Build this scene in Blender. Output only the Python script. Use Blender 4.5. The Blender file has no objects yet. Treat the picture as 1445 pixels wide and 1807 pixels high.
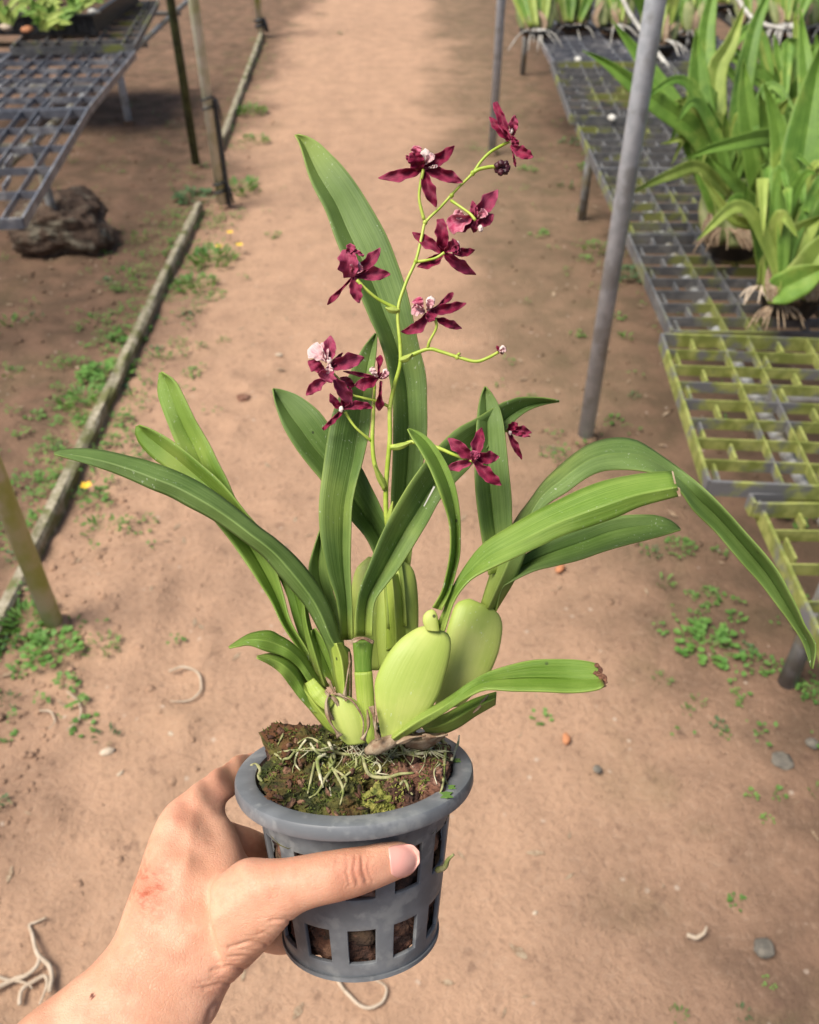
import bpy, bmesh, math, random
from mathutils import Vector, noise
from mathutils.bvhtree import BVHTree
R = math.radians
random.seed(7)
SC = bpy.context.scene
COL = SC.collection

# ---------------------------------------------------------------- camera, sky, sun, exposure
PITCH = R(40); CAMH = 1.5; F = 1500.0; CX, CY = 722.5, 903.5
cam = bpy.data.cameras.new('camera'); camo = bpy.data.objects.new('camera', cam); COL.objects.link(camo)
camo.location = (0, 0, CAMH); camo.rotation_euler = (R(90) - PITCH, 0, 0)
cam.sensor_fit = 'HORIZONTAL'; cam.sensor_width = 36; cam.lens = F / 1445 * 36
cam.clip_start = .02; cam.clip_end = 400
cam.dof.use_dof = True; cam.dof.focus_distance = .445; cam.dof.aperture_fstop = cam.lens / 2.5
SC.camera = camo

SUN_EL, SUN_AZ = 60, -115          # azimuth from +Y, clockwise
W = bpy.data.worlds.new('World'); SC.world = W; W.use_nodes = True
wn = W.node_tree.nodes; bg = wn['Background']
sky = wn.new('ShaderNodeTexSky'); sky.sky_type = 'NISHITA'; sky.sun_disc = False
sky.sun_elevation = R(SUN_EL); sky.sun_rotation = R(SUN_AZ)
sky.air_density = 1.0; sky.dust_density = 4.0; sky.ozone_density = .6
W.node_tree.links.new(sky.outputs[0], bg.inputs[0]); bg.inputs[1].default_value = .085
sl = bpy.data.lights.new('sun', 'SUN'); so = bpy.data.objects.new('sun', sl); COL.objects.link(so)
sl.energy = 3.6; sl.angle = R(30); sl.color = (1, .94, .84)
_d = Vector((math.sin(R(SUN_AZ)) * math.cos(R(SUN_EL)), math.cos(R(SUN_AZ)) * math.cos(R(SUN_EL)), math.sin(R(SUN_EL))))
so.rotation_euler = _d.to_track_quat('Z', 'Y').to_euler()
vs = SC.view_settings; vs.view_transform = 'Standard'; vs.look = 'None'; vs.gamma = 1; vs.use_curve_mapping = False
vs.exposure = .54

# ---------------------------------------------------------------- helpers
RT = Vector((1, 0, 0)); FW = Vector((0, math.cos(PITCH), -math.sin(PITCH))); UP = Vector((0, math.sin(PITCH), math.cos(PITCH)))
EYE = Vector((0, 0, CAMH))
def P(x, y, d):                       # survey point: bearing measured in the photograph, distance d in metres
    return EYE + d * (FW + (x - CX) / F * RT - (y - CY) / F * UP)
def G(x, y, h=0.0):                   # survey point on the level plane at height h
    r = FW + (x - CX) / F * RT - (y - CY) / F * UP
    return EYE + r * ((h - CAMH) / r.z)
def lerp(a, b, t): return a + (b - a) * t
def tag(o, label=None, cat=None, group=None, kind=None):
    if label: o['label'] = label
    if cat: o['category'] = cat
    if group: o['group'] = group
    if kind: o['kind'] = kind
    return o
def empty(name, loc=(0, 0, 0), rz=0):
    o = bpy.data.objects.new(name, None); COL.objects.link(o); o.location = loc; o.rotation_euler = (0, 0, rz)
    o.empty_display_size = .05
    return o
def link(name, me, parent=None):
    o = bpy.data.objects.new(name, me); COL.objects.link(o)
    if parent:
        o.parent = parent
        if parent.type == 'EMPTY': o.matrix_parent_inverse = parent.matrix_basis.inverted()
    return o
def mesh(name, verts, faces, m, parent=None, smooth=True, uvs=None, attrs=None):
    me = bpy.data.meshes.new(name); me.from_pydata([tuple(v) for v in verts], [], faces); me.materials.append(m)
    if smooth: me.polygons.foreach_set('use_smooth', [True] * len(me.polygons))
    if uvs:
        ul = me.uv_layers.new(name='UVMap')
        for lp in me.loops: ul.data[lp.index].uv = uvs[lp.vertex_index]
    if attrs:
        for k, val in attrs.items():
            a = me.attributes.new(k, 'FLOAT', 'POINT')
            a.data.foreach_set('value', val if isinstance(val, list) else [val] * len(verts))
    me.update()
    return link(name, me, parent)
def spline(pts, n):                   # Catmull-Rom through pts, n samples evenly by arc length
    pts = [Vector(p) for p in pts]
    if len(pts) == 2: return [pts[0].lerp(pts[1], i / (n - 1)) for i in range(n)]
    e = [2 * pts[0] - pts[1]] + pts + [2 * pts[-1] - pts[-2]]
    dn = []
    for i in range(1, len(e) - 2):
        a, b, c, d = e[i-1:i+3]
        for k in range(12):
            t = k / 12
            dn.append(.5 * (2*b + (c-a)*t + (2*a-5*b+4*c-d)*t*t + (3*b-a-3*c+d)*t*t*t))
    dn.append(pts[-1])
    L = [0]
    for i in range(1, len(dn)): L.append(L[-1] + (dn[i] - dn[i-1]).length)
    out = []; j = 0
    for i in range(n):
        s = L[-1] * i / (n - 1)
        while j < len(L) - 2 and L[j+1] < s: j += 1
        q = (s - L[j]) / max(1e-9, L[j+1] - L[j]); out.append(dn[j].lerp(dn[j+1], min(1, q)))
    return out
def samp(vals, t):
    if not isinstance(vals, (list, tuple)): return vals
    x = t * (len(vals) - 1); i = min(int(x), len(vals) - 2); f = x - i; f = f*f*(3-2*f)
    return vals[i] + (vals[i+1] - vals[i]) * f
def tube_geo(pts, rad, seg=8, n=None, caps=True):
    if n: pts = spline(pts, n)
    pts = [Vector(p) for p in pts]; m = len(pts); V = []; Fc = []
    t0 = (pts[1] - pts[0]).normalized(); ref = t0.orthogonal().normalized()
    for i, p in enumerate(pts):
        t = (pts[min(i+1, m-1)] - pts[max(i-1, 0)]).normalized()
        ref = (ref - t * ref.dot(t)).normalized(); b = t.cross(ref)
        r = samp(rad, i / (m - 1))
        for k in range(seg):
            a = 2 * math.pi * k / seg; V.append(p + r * (math.cos(a) * ref + math.sin(a) * b))
    for i in range(m - 1):
        for k in range(seg):
            k2 = (k + 1) % seg; Fc.append((i*seg+k, i*seg+k2, (i+1)*seg+k2, (i+1)*seg+k))
    if caps: Fc += [tuple(range(seg))[::-1], tuple(range((m-1)*seg, m*seg))]
    return V, Fc
def tube(name, pts, rad, m, parent=None, seg=8, n=None):
    V, Fc = tube_geo(pts, rad, seg, n); return mesh(name, V, Fc, m, parent)
def join_geo(lst):
    V = []; Fc = []
    for v, f in lst:
        o = len(V); V += list(v); Fc += [tuple(i + o for i in q) for q in f]
    return V, Fc
def box_geo(x0, x1, y0, y1, z0, z1):
    V = [Vector(p) for p in ((x0,y0,z0),(x1,y0,z0),(x1,y1,z0),(x0,y1,z0),(x0,y0,z1),(x1,y0,z1),(x1,y1,z1),(x0,y1,z1))]
    return V, [(3,2,1,0),(4,5,6,7),(0,1,5,4),(1,2,6,5),(2,3,7,6),(3,0,4,7)]
def bevel(o, w, seg=2):
    b = o.modifiers.new('bevel', 'BEVEL'); b.width = w; b.segments = seg; b.limit_method = 'ANGLE'; return o
def fbm(p, oct=4): return noise.fractal(p, .9, 2.0, oct)

# ---------------------------------------------------------------- materials
class NT:
    def __init__(s, name):
        s.m = bpy.data.materials.new(name); s.m.use_nodes = True; s.t = s.m.node_tree; s.n = s.t.nodes
        s.b = s.n['Principled BSDF']
    def node(s, ty, **kw):
        n = s.n.new(ty)
        for k, v in kw.items(): setattr(n, k, v)
        return n
    def l(s, a, b): s.t.links.new(a, b)
    def val(s, inp, v):
        if hasattr(v, 'is_output') or isinstance(v, bpy.types.NodeSocket): s.l(v, inp)
        else: inp.default_value = v
    def math(s, op, a, b=0.0, clamp=False):
        n = s.node('ShaderNodeMath', operation=op, use_clamp=clamp); s.val(n.inputs[0], a); s.val(n.inputs[1], b); return n.outputs[0]
    def mix(s, f, a, b, mode='MIX'):
        n = s.node('ShaderNodeMix', data_type='RGBA', blend_type=mode); s.val(n.inputs[0], f)
        for i, c in ((6, a), (7, b)): s.val(n.inputs[i], c if isinstance(c, bpy.types.NodeSocket) else (*c, 1))
        return n.outputs[2]
    def noise(s, vec, scale, detail=4, rough=.55):
        n = s.node('ShaderNodeTexNoise'); n.inputs['Scale'].default_value = scale; n.inputs['Detail'].default_value = detail
        n.inputs['Roughness'].default_value = rough; s.l(vec, n.inputs['Vector']); return n.outputs['Fac']
    def ramp(s, f, a, b):
        n = s.node('ShaderNodeMapRange', interpolation_type='SMOOTHSTEP'); s.val(n.inputs[0], f); n.inputs[1].default_value = a; n.inputs[2].default_value = b
        return n.outputs[0]
    def obj(s): return s.node('ShaderNodeTexCoord').outputs['Object']
    def pos(s): return s.node('ShaderNodeNewGeometry').outputs['Position']
    def uv(s): return s.node('ShaderNodeTexCoord').outputs['UV']
    def attr(s, name): return s.node('ShaderNodeAttribute', attribute_name=name).outputs['Fac']
    def scale(s, vec, sc):
        n = s.node('ShaderNodeMapping'); n.inputs['Scale'].default_value = sc; s.l(vec, n.inputs[0]); return n.outputs[0]
    def bump(s, h, strength, dist):
        n = s.node('ShaderNodeBump'); n.inputs['Strength'].default_value = strength; n.inputs['Distance'].default_value = dist
        s.l(h, n.inputs['Height']); s.l(n.outputs[0], s.b.inputs['Normal']); return n
    def fin(s, col, rough=.6, spec=.5):
        s.val(s.b.inputs['Base Color'], col if isinstance(col, bpy.types.NodeSocket) else (*col, 1)); s.val(s.b.inputs['Roughness'], rough)
        s.b.inputs['Specular IOR Level'].default_value = spec; return s.m

def m_simple(name, c1, c2, scale=30, rough=.6, bump=.3, dist=.002, spec=.4, c3=None, s3=8, pos=True, th=(.35, .65)):
    n = NT(name); v = n.pos() if pos else n.obj()
    f = n.noise(v, scale, 5); col = n.mix(n.ramp(f, *th), c1, c2)
    if c3: col = n.mix(n.ramp(n.noise(v, s3, 4), .5, .64), col, c3)
    if bump: n.bump(n.noise(v, scale * 3, 5), bump, dist)
    return n.fin(col, rough, spec)

def m_leaf(name, dark, light, pale, rough=.46, trans=.25, spots=True, vs_=1.0):
    n = NT(name); uv = n.uv(); sx = n.node('ShaderNodeSeparateXYZ'); n.l(uv, sx.inputs[0]); u, v = sx.outputs[0], sx.outputs[1]
    tone = n.attr('tone'); base = n.attr('pale')
    vein = n.noise(n.scale(uv, (48, 1.2, 1)), 1.0, 4); vein2 = n.noise(n.scale(uv, (95, 2.0, 1)), 1.0, 2)
    patch = n.noise(n.pos(), 28, 4)
    f = n.math('ADD', n.math('MULTIPLY', vein, .5 * vs_), n.math('MULTIPLY', patch, 1 - .5 * vs_))
    f = n.math('ADD', n.ramp(f, .36, .64), tone, True)
    col = n.mix(f, dark, light)
    col = n.mix(n.math('MULTIPLY', n.ramp(vein2, .5, .66), .5 * vs_), col, light)
    mrib = n.ramp(n.math('ABSOLUTE', n.math('SUBTRACT', u, .5)), .022, .004)
    col = n.mix(n.math('MULTIPLY', mrib, .10 * vs_), col, pale)
    edge = n.ramp(n.math('ABSOLUTE', n.math('SUBTRACT', u, .5)), .475, .497)
    col = n.mix(n.math('MULTIPLY', edge, .22), col, pale)
    col = n.mix(n.math('MULTIPLY', n.ramp(n.noise(n.pos(), 14, 3), .56, .72), .35), col, pale)
    col = n.mix(base, col, pale)
    if spots:
        sp = n.ramp(n.noise(n.scale(n.pos(), (1, 1, .45)), 620, 3), .645, .70)
        sp = n.math('MULTIPLY', sp, n.ramp(n.noise(n.pos(), 26, 2), .46, .62))
        col = n.mix(n.math('MULTIPLY', sp, .6), col, (.55, .62, .45))
        vo = n.node('ShaderNodeTexVoronoi'); vo.inputs['Scale'].default_value = 75; n.l(n.pos(), vo.inputs['Vector'])
        dk = n.math('MULTIPLY', n.ramp(vo.outputs['Distance'], .085, .05), n.ramp(n.noise(n.pos(), 22, 1), .60, .64))
        col = n.mix(n.math('MULTIPLY', dk, .85), col, (.025, .03, .015))
    col = n.mix(n.attr('burn'), col, (.16, .075, .04))
    hgt = n.math('ADD', n.math('MULTIPLY', vein, .5), n.math('MULTIPLY', vein2, .5))
    bm_ = n.bump(hgt, .5 * vs_, .0012)
    n.fin(col, n.math('ADD', n.math('MULTIPLY', patch, .2), rough - .04), .42)
    tr = n.node('ShaderNodeBsdfTranslucent'); n.l(n.mix(.5, col, (.20, .34, .03)), tr.inputs[0])
    mx = n.node('ShaderNodeMixShader'); mx.inputs[0].default_value = trans
    n.l(n.b.outputs[0], mx.inputs[1]); n.l(tr.outputs[0], mx.inputs[2]); n.l(mx.outputs[0], n.n['Material Output'].inputs[0])
    return n.m
def m_petal(name, c1, c2, c3):
    n = NT(name); uv = n.uv(); tone = n.attr('tone')
    vein = n.noise(n.scale(uv, (26, 2.2, 1)), 1, 3); f = n.ramp(n.noise(n.pos(), 260, 4), .35, .65)
    col = n.mix(f, c1, c2); col = n.mix(n.math('MULTIPLY', n.ramp(vein, .45, .7), .45), col, c1)
    col = n.mix(tone, col, c3); col = n.mix(n.math('MULTIPLY', n.ramp(vein, .5, .62), .4), col, c1)
    n.bump(n.math('ADD', vein, n.noise(n.pos(), 900, 3)), .35, .0008)
    n.fin(col, .55, .25)
    tr = n.node('ShaderNodeBsdfTranslucent'); n.l(n.mix(.3, col, (.5, .02, .08)), tr.inputs[0]); mx = n.node('ShaderNodeMixShader'); mx.inputs[0].default_value = .25
    n.l(n.b.outputs[0], mx.inputs[1]); n.l(tr.outputs[0], mx.inputs[2]); n.l(mx.outputs[0], n.n['Material Output'].inputs[0])
    return n.m

def m_ground():
    n = NT('soil'); p = n.pos(); sx = n.node('ShaderNodeSeparateXYZ'); n.l(p, sx.inputs[0]); x = sx.outputs[0]
    big = n.noise(p, 1.6, 4); med = n.noise(p, 9, 5); fine = n.noise(p, 70, 6, .65); gr = n.noise(p, 420, 3)
    off = n.math('MULTIPLY', n.math('SUBTRACT', big, .5), 1.1)
    d = n.math('ABSOLUTE', n.math('ADD', n.math('ADD', x, .22), off))
    side = n.ramp(d, .45, .95)
    path = n.mix(n.ramp(med, .3, .7), (.485, .305, .20), (.405, .255, .168))
    soil = n.mix(n.ramp(med, .3, .7), (.27, .165, .11), (.16, .10, .068))
    col = n.mix(side, path, soil)
    col = n.mix(n.math('MULTIPLY', n.ramp(fine, .5, .75), .45), col, (.15, .095, .065))
    col = n.mix(n.math('MULTIPLY', n.ramp(fine, .5, .3), .25), col, (.5, .36, .26))
    ms = n.math('MULTIPLY', n.ramp(n.noise(p, 3.3, 5), .52, .68), n.math('ADD', n.math('MULTIPLY', side, .6), .08))
    col = n.mix(n.math('MULTIPLY', ms, .7), col, (.105, .115, .045))
    rs = n.math('MULTIPLY', n.ramp(n.math('ADD', x, off), -.02, .42), n.ramp(sx.outputs[1], .9, 2.4))  # mask for shade right of the path, painted into the soil colour
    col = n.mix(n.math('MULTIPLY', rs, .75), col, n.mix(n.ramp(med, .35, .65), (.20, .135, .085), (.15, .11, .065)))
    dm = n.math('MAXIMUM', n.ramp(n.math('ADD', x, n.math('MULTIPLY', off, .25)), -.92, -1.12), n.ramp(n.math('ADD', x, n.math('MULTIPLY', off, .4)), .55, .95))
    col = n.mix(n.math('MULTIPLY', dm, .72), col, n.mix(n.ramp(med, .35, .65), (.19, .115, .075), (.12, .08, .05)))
    dk = n.ramp(n.noise(p, 24, 3), .6, .72)
    col = n.mix(n.math('MULTIPLY', dk, .4), col, (.13, .075, .055))
    vo = n.node('ShaderNodeTexVoronoi'); vo.inputs['Scale'].default_value = 26; n.l(p, vo.inputs['Vector'])
    pb = n.math('MULTIPLY', n.ramp(vo.outputs['Distance'], .16, .1), n.ramp(n.noise(p, 13, 1), .55, .6))
    col = n.mix(n.math('MULTIPLY', pb, .6), col, (.55, .45, .36))
    n.bump(n.math('ADD', fine, n.math('MULTIPLY', gr, .4)), .8, .012)
    return n.fin(col, .92, .2)
def m_skin():
    n = NT('skin'); p = n.obj(); red = n.attr('red'); scar = n.attr('scar')
    f = n.noise(p, 38, 4); mot = n.noise(p, 190, 5)
    col = n.mix(n.ramp(f, .35, .65), (.57, .295, .185), (.67, .375, .25))
    col = n.mix(n.math('MULTIPLY', n.ramp(mot, .42, .7), .25), col, (.50, .20, .13))
    col = n.mix(n.math('MULTIPLY', red, .85), col, (.56, .19, .12))
    sc = n.math('MULTIPLY', scar, n.ramp(n.noise(n.scale(p, (.6, 1, 3.0)), 320, 4), .40, .68))
    col = n.mix(n.math('MULTIPLY', scar, .5), col, (.47, .14, .07)); col = n.mix(n.math('MULTIPLY', sc, .75), col, (.38, .08, .035))
    mole = n.attr('mole'); col = n.mix(mole, col, (.13, .035, .02))
    vo = n.node('ShaderNodeTexVoronoi', feature='DISTANCE_TO_EDGE'); vo.inputs['Scale'].default_value = 650; n.l(p, vo.inputs['Vector'])
    h = n.math('ADD', n.math('MULTIPLY', n.ramp(vo.outputs[0], 0, .12), .5), n.math('MULTIPLY', n.noise(n.scale(p, (1, 2.2, 1)), 170, 5), .9))
    n.bump(h, .34, .0009)
    n.fin(col, n.math('ADD', n.math('MULTIPLY', mot, .2), .42), .36)
    n.b.subsurface_method = 'RANDOM_WALK' if hasattr(n.b, 'subsurface_method') else None
    n.b.inputs['Subsurface Weight'].default_value = .28; n.b.inputs['Subsurface Radius'].default_value = (1, .35, .2); n.b.inputs['Subsurface Scale'].default_value = .004
    return n.m

M = {}
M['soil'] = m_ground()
M['leaf'] = m_leaf('orchid_leaf', (.078, .150, .026), (.175, .27, .07), (.38, .47, .09))
M['leaf_bright'] = m_leaf('orchid_leaf_bright', (.135, .25, .026), (.26, .38, .07), (.46, .54, .12))
M['bench_leaf'] = m_leaf('bench_leaf', (.085, .20, .025), (.21, .37, .06), (.42, .48, .10), trans=.3, spots=False)
M['bench_leaf_pale'] = m_leaf('bench_leaf_pale', (.24, .34, .06), (.42, .52, .12), (.5, .55, .18), trans=.3, spots=False)
M['weed'] = m_leaf('weed_leaf', (.05, .15, .03), (.17, .34, .07), (.3, .42, .12), trans=.3, spots=False)
M['weed_dull'] = m_leaf('weed_leaf_dull', (.045, .10, .04), (.10, .18, .07), (.2, .3, .12), trans=.2, spots=False)
M['bulb'] = m_leaf('pseudobulb', (.31, .40, .075), (.43, .49, .125), (.52, .55, .19), rough=.45, trans=.05, vs_=.35)
M['bulb_dull'] = m_leaf('old_pseudobulb', (.13, .17, .05), (.26, .28, .12), (.34, .28, .18), rough=.6, trans=.03, spots=False)
M['sheath'] = m_leaf('leaf_sheath', (.26, .37, .045), (.39, .48, .09), (.50, .54, .18), rough=.38, trans=.1)
M['stem'] = m_simple('flower_stem', (.30, .41, .04), (.42, .50, .09), 120, .4, .2, .0005)
M['husk'] = m_simple('dry_husk', (.36, .28, .19), (.20, .12, .07), 180, .8, .6, .001)
M['petal'] = m_petal('petal', (.135, .004, .026), (.275, .014, .055), (.56, .12, .22))
M['lip'] = m_petal('lip', (.45, .03, .11), (.66, .20, .30), (.80, .66, .62))
M['column'] = m_petal('column', (.72, .48, .45), (.85, .72, .66), (.9, .84, .78))
M['bud'] = m_simple('bud', (.035, .006, .012), (.07, .010, .02), 300, .4, .4, .0008)
M['root'] = m_simple('root', (.56, .52, .38), (.30, .31, .14), 190, .8, .4, .0006, c3=(.20, .24, .07), s3=60)
M['rootdark'] = m_simple('root_mossy', (.16, .19, .05), (.36, .34, .18), 150, .85, .4, .0006)
M['pot'] = m_simple('grey_plastic', (.125, .135, .147), (.17, .182, .196), 55, .42, .07, .0004, c3=(.215, .225, .23), s3=75)
M['bark'] = m_simple('bark', (.13, .058, .034), (.04, .02, .014), 110, .9, 1, .004, c3=(.26, .14, .085), s3=70)
M['bark_red'] = m_simple('bark_red', (.21, .095, .055), (.10, .042, .028), 150, .9, 1, .003, c3=(.30, .17, .12), s3=120)
M['moss'] = m_simple('mossy_husk', (.022, .030, .007), (.125, .11, .024), 75, .95, 1, .004, c3=(.10, .04, .015), s3=45)
M['moss_bright'] = m_simple('moss_bright', (.17, .19, .03), (.33, .30, .08), 90, .95, 1, .003, c3=(.08, .10, .02), s3=70)
M['moss_fuzz'] = m_simple('moss_fuzz', (.045, .07, .010), (.12, .145, .025), 140, .9, 0, c3=(.27, .27, .06), s3=60)
M['skin'] = m_skin()
M['nail'] = m_simple('nail', (.68, .33, .28), (.74, .41, .34), 60, .32, .05, .0003, spec=.4)
M['pipe'] = m_simple('galvanised_pipe', (.37, .41, .46), (.46, .50, .55), 40, .5, .3, .001, c3=(.30, .32, .34), s3=14)
M['pipe_moss'] = m_simple('mossy_pipe', (.62, .59, .50), (.48, .47, .33), 22, .75, .5, .002, c3=(.34, .37, .13), s3=5)
M['pipe_green'] = m_simple('green_pipe', (.30, .34, .10), (.40, .40, .22), 18, .8, .5, .002, c3=(.50, .46, .36), s3=6)
M['pipe_dark'] = m_simple('dark_mossy_pipe', (.035, .042, .018), (.07, .085, .03), 30, .8, .5, .002)
M['edging'] = m_simple('weathered_concrete', (.36, .32, .24), (.20, .18, .11), 45, .9, .8, .004, c3=(.13, .135, .05), s3=9)
M['tray'] = m_simple('grey_tray', (.10, .11, .135), (.16, .17, .20), 30, .45, .3, .001, c3=(.28, .285, .30), s3=11)
M['tray_moss'] = m_simple('mossy_tray', (.15, .175, .035), (.28, .30, .085), 30, .85, .5, .0015, c3=(.13, .13, .135), s3=12)
M['tray_mix'] = m_simple('weathered_tray', (.085, .088, .095), (.15, .15, .15), 25, .7, .4, .0015, c3=(.19, .21, .06), s3=7)
M['black'] = m_simple('black_plastic', (.014, .015, .017), (.03, .031, .034), 40, .5, .2, .001)
M['rock'] = m_simple('dark_rock', (.07, .045, .032), (.12, .08, .056), 22, .95, 1, .01, c3=(.2, .175, .13), s3=10)
M['stone'] = m_simple('stone', (.11, .10, .085), (.18, .16, .13), 60, .9, .6, .003)
M['pale'] = m_simple('pale_litter', (.52, .43, .33), (.42, .33, .24), 60, .8, .5, .002)
M['orange'] = m_simple('dry_leaf', (.52, .22, .10), (.40, .17, .08), 60, .8, .5, .002)
M['yellow'] = m_simple('yellow_petal', (.75, .42, .03), (.80, .55, .05), 60, .6, .1, .001)
M['whiteroot'] = m_simple('white_root', (.55, .54, .50), (.38, .36, .32), 30, .8, .3, .001)
M['fill'] = m_simple('potting_bark', (.12, .075, .042), (.05, .03, .02), 60, .95, 1, .004)

# ---------------------------------------------------------------- ground and path
def gh(x, y):
    s = min(1, max(0, (abs(x + .22) - .45) / .6))
    a = .010 * fbm(Vector((x*2.1, y*2.1, 0)), 3) + .0055 * fbm(Vector((x*9, y*9, 3)), 3) * (.35 + .9 * s)
    cl = max(0, noise.noise(Vector((x*14, y*14, 9)))) * .026 * max(0, min(1, (-x - .12) / .25)) * (1 if y < 2.6 else .4)
    return a + cl - .004
def axis(lo, hi, step, far, n):
    a = [lo + (hi-lo) * i / round((hi-lo)/step) for i in range(round((hi-lo)/step) + 1)]
    ext = [far * (i / n) ** 2.2 for i in range(1, n + 1)]
    return [lo - e for e in reversed(ext)] + a + [hi + e for e in ext]
def grid(name, xs, ys, dz, m):
    V = [(x, y, gh(x, y) + (dz if not dz else dz - .016 * max(0, 1 - min(x - xs[0], xs[-1] - x) / .16) ** 1.5)) for y in ys for x in xs]; w = len(xs)
    Fc = [(j*w+i, j*w+i+1, (j+1)*w+i+1, (j+1)*w+i) for j in range(len(ys)-1) for i in range(w-1)]
    return mesh(name, V, Fc, m)
gx = axis(-2.2, 2.0, .022, 60, 14)
ys = [.2]
while ys[-1] < 10: ys.append(ys[-1] + .012 + .006 * ys[-1])
gy = [-60, -30, -12, -5, -2, -.8, -.2] + ys + [11, 13, 17, 25, 45, 90, 140]
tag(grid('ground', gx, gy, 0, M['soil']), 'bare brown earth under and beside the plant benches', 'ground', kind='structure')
px = [-.86 + .0222 * i for i in range(60)]
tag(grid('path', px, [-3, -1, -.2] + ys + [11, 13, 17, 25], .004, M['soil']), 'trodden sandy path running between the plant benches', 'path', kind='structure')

# ---------------------------------------------------------------- edging, posts
def edging(label, a, b, w, h, m, seed):
    a, b = Vector(a), Vector(b); L = (b - a).length; t = (b - a).normalized(); s = Vector((t.y, -t.x, 0)); n = max(6, int(L / .05))
    prof = [(-w/2, -.03), (w/2, -.03), (w/2, h*.75), (w*.3, h), (-w*.35, h), (-w/2, h*.8)]
    V = []; Fc = []
    for i in range(n + 1):
        c = a + t * (L * i / n)
        for k, (u, z) in enumerate(prof):
            q = noise.noise(Vector((i*.33, k*1.7, seed))) * .006
            V.append(c + s * (u + q) + Vector((0, 0, z + q)))
    k = len(prof)
    for i in range(n):
        for j in range(k): Fc.append((i*k+j, i*k+(j+1)%k, (i+1)*k+(j+1)%k, (i+1)*k+j))
    Fc += [tuple(range(k))[::-1], tuple(range(n*k, n*k+k))]
    return tag(mesh('edging_beam', V, Fc, m, smooth=False), label, 'edging', 'weathered edging beams along the path')
def g2(x, y): v = G(x, y); return (v.x, v.y, 0)
edging('pale mossy edging beam on the ground reaching from the foot of the near left post up to the tied post', g2(55, 1000), g2(352, 372), .036, .042, M['edging'], 1)
edging('farther edging beam on the ground between the tied post and the far post', g2(388, 268), g2(462, 66), .036, .04, M['edging'], 2)
edging('short stretch of mossy edging beam left of the near green post in the corner', g2(-90, 1290), g2(52, 1010), .036, .035, M['edging'], 3)

def post(label, foot, r, m, top=2.6, lean=(0, 0), extra=None):
    f = Vector(foot); e = empty('support_post', (f.x, f.y, 0)); tag(e, label, 'post', 'posts along the path')
    tube('pipe', [f + Vector((0, 0, -.05)), f + Vector((lean[0]*.5, lean[1]*.5, top*.5)), f + Vector((lean[0], lean[1], top))], r, m, e, 20)
    V, Fc = tube_geo([f + Vector((0, 0, -.02)), f + Vector((0, 0, .012)), f + Vector((0, 0, .02))], [r*1.7, r*1.5, r*1.05], 16)
    for i, v in enumerate(V): V[i] = v + Vector((noise.noise(v*40)*.006, noise.noise(v*40+Vector((5,0,0)))*.006, 0))
    mesh('footing', V, Fc, M['soil'], e)
    if extra: extra(e, f, r)
    return e
def tie(h, r0):
    def fn(e, f, r):
        p = f + Vector((0, 0, h))
        pts = [p + Vector((math.cos(a) * (r + .006), math.sin(a) * (r + .006), .006 * a)) for a in [i * .5 for i in range(26)]]
        tube('wire_tie', pts + [p + Vector((.05, -.02, .05)), p + Vector((.06, -.03, -.02))], r0, M['black'], e, 6)
    return fn
def strip(e, f, r):
    V, Fc = box_geo(f.x + r + .002, f.x + r + .020, f.y - .012, f.y + .012, .01, .48); mesh('black_strap', V, Fc, M['black'], e, False)
    tie(.05, .006)(e, f, r); tie(.42, .004)(e, f, r)
post('tall grey galvanised pipe post in front of the right bench, nearest on the right', (.535, 2.13, 0), .0235, M['pipe'])
post('slimmer grey galvanised pipe post farther along the right side of the path', g2(868, 272), .022, M['pipe'])
post('near green stained post at the left edge with white base', (g2(98, 1108)[0], g2(98, 1108)[1], 0), .022, M['pipe_green'])
post('pale mossy post beside the left bench with black strap at its foot', g2(393, 366), .0225, M['pipe_moss'], extra=strip)
post('dark algae covered post standing behind the pale post on the left', g2(347, 296), .021, M['pipe_dark'])
post('far pale post at the top of the path with black wire tie', g2(461, 66), .028, M['pipe_moss'], extra=tie(.06, .014))
post('pale pipe post far back under the left bench', g2(228, 218), .022, M['pipe'], top=.47)

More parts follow.
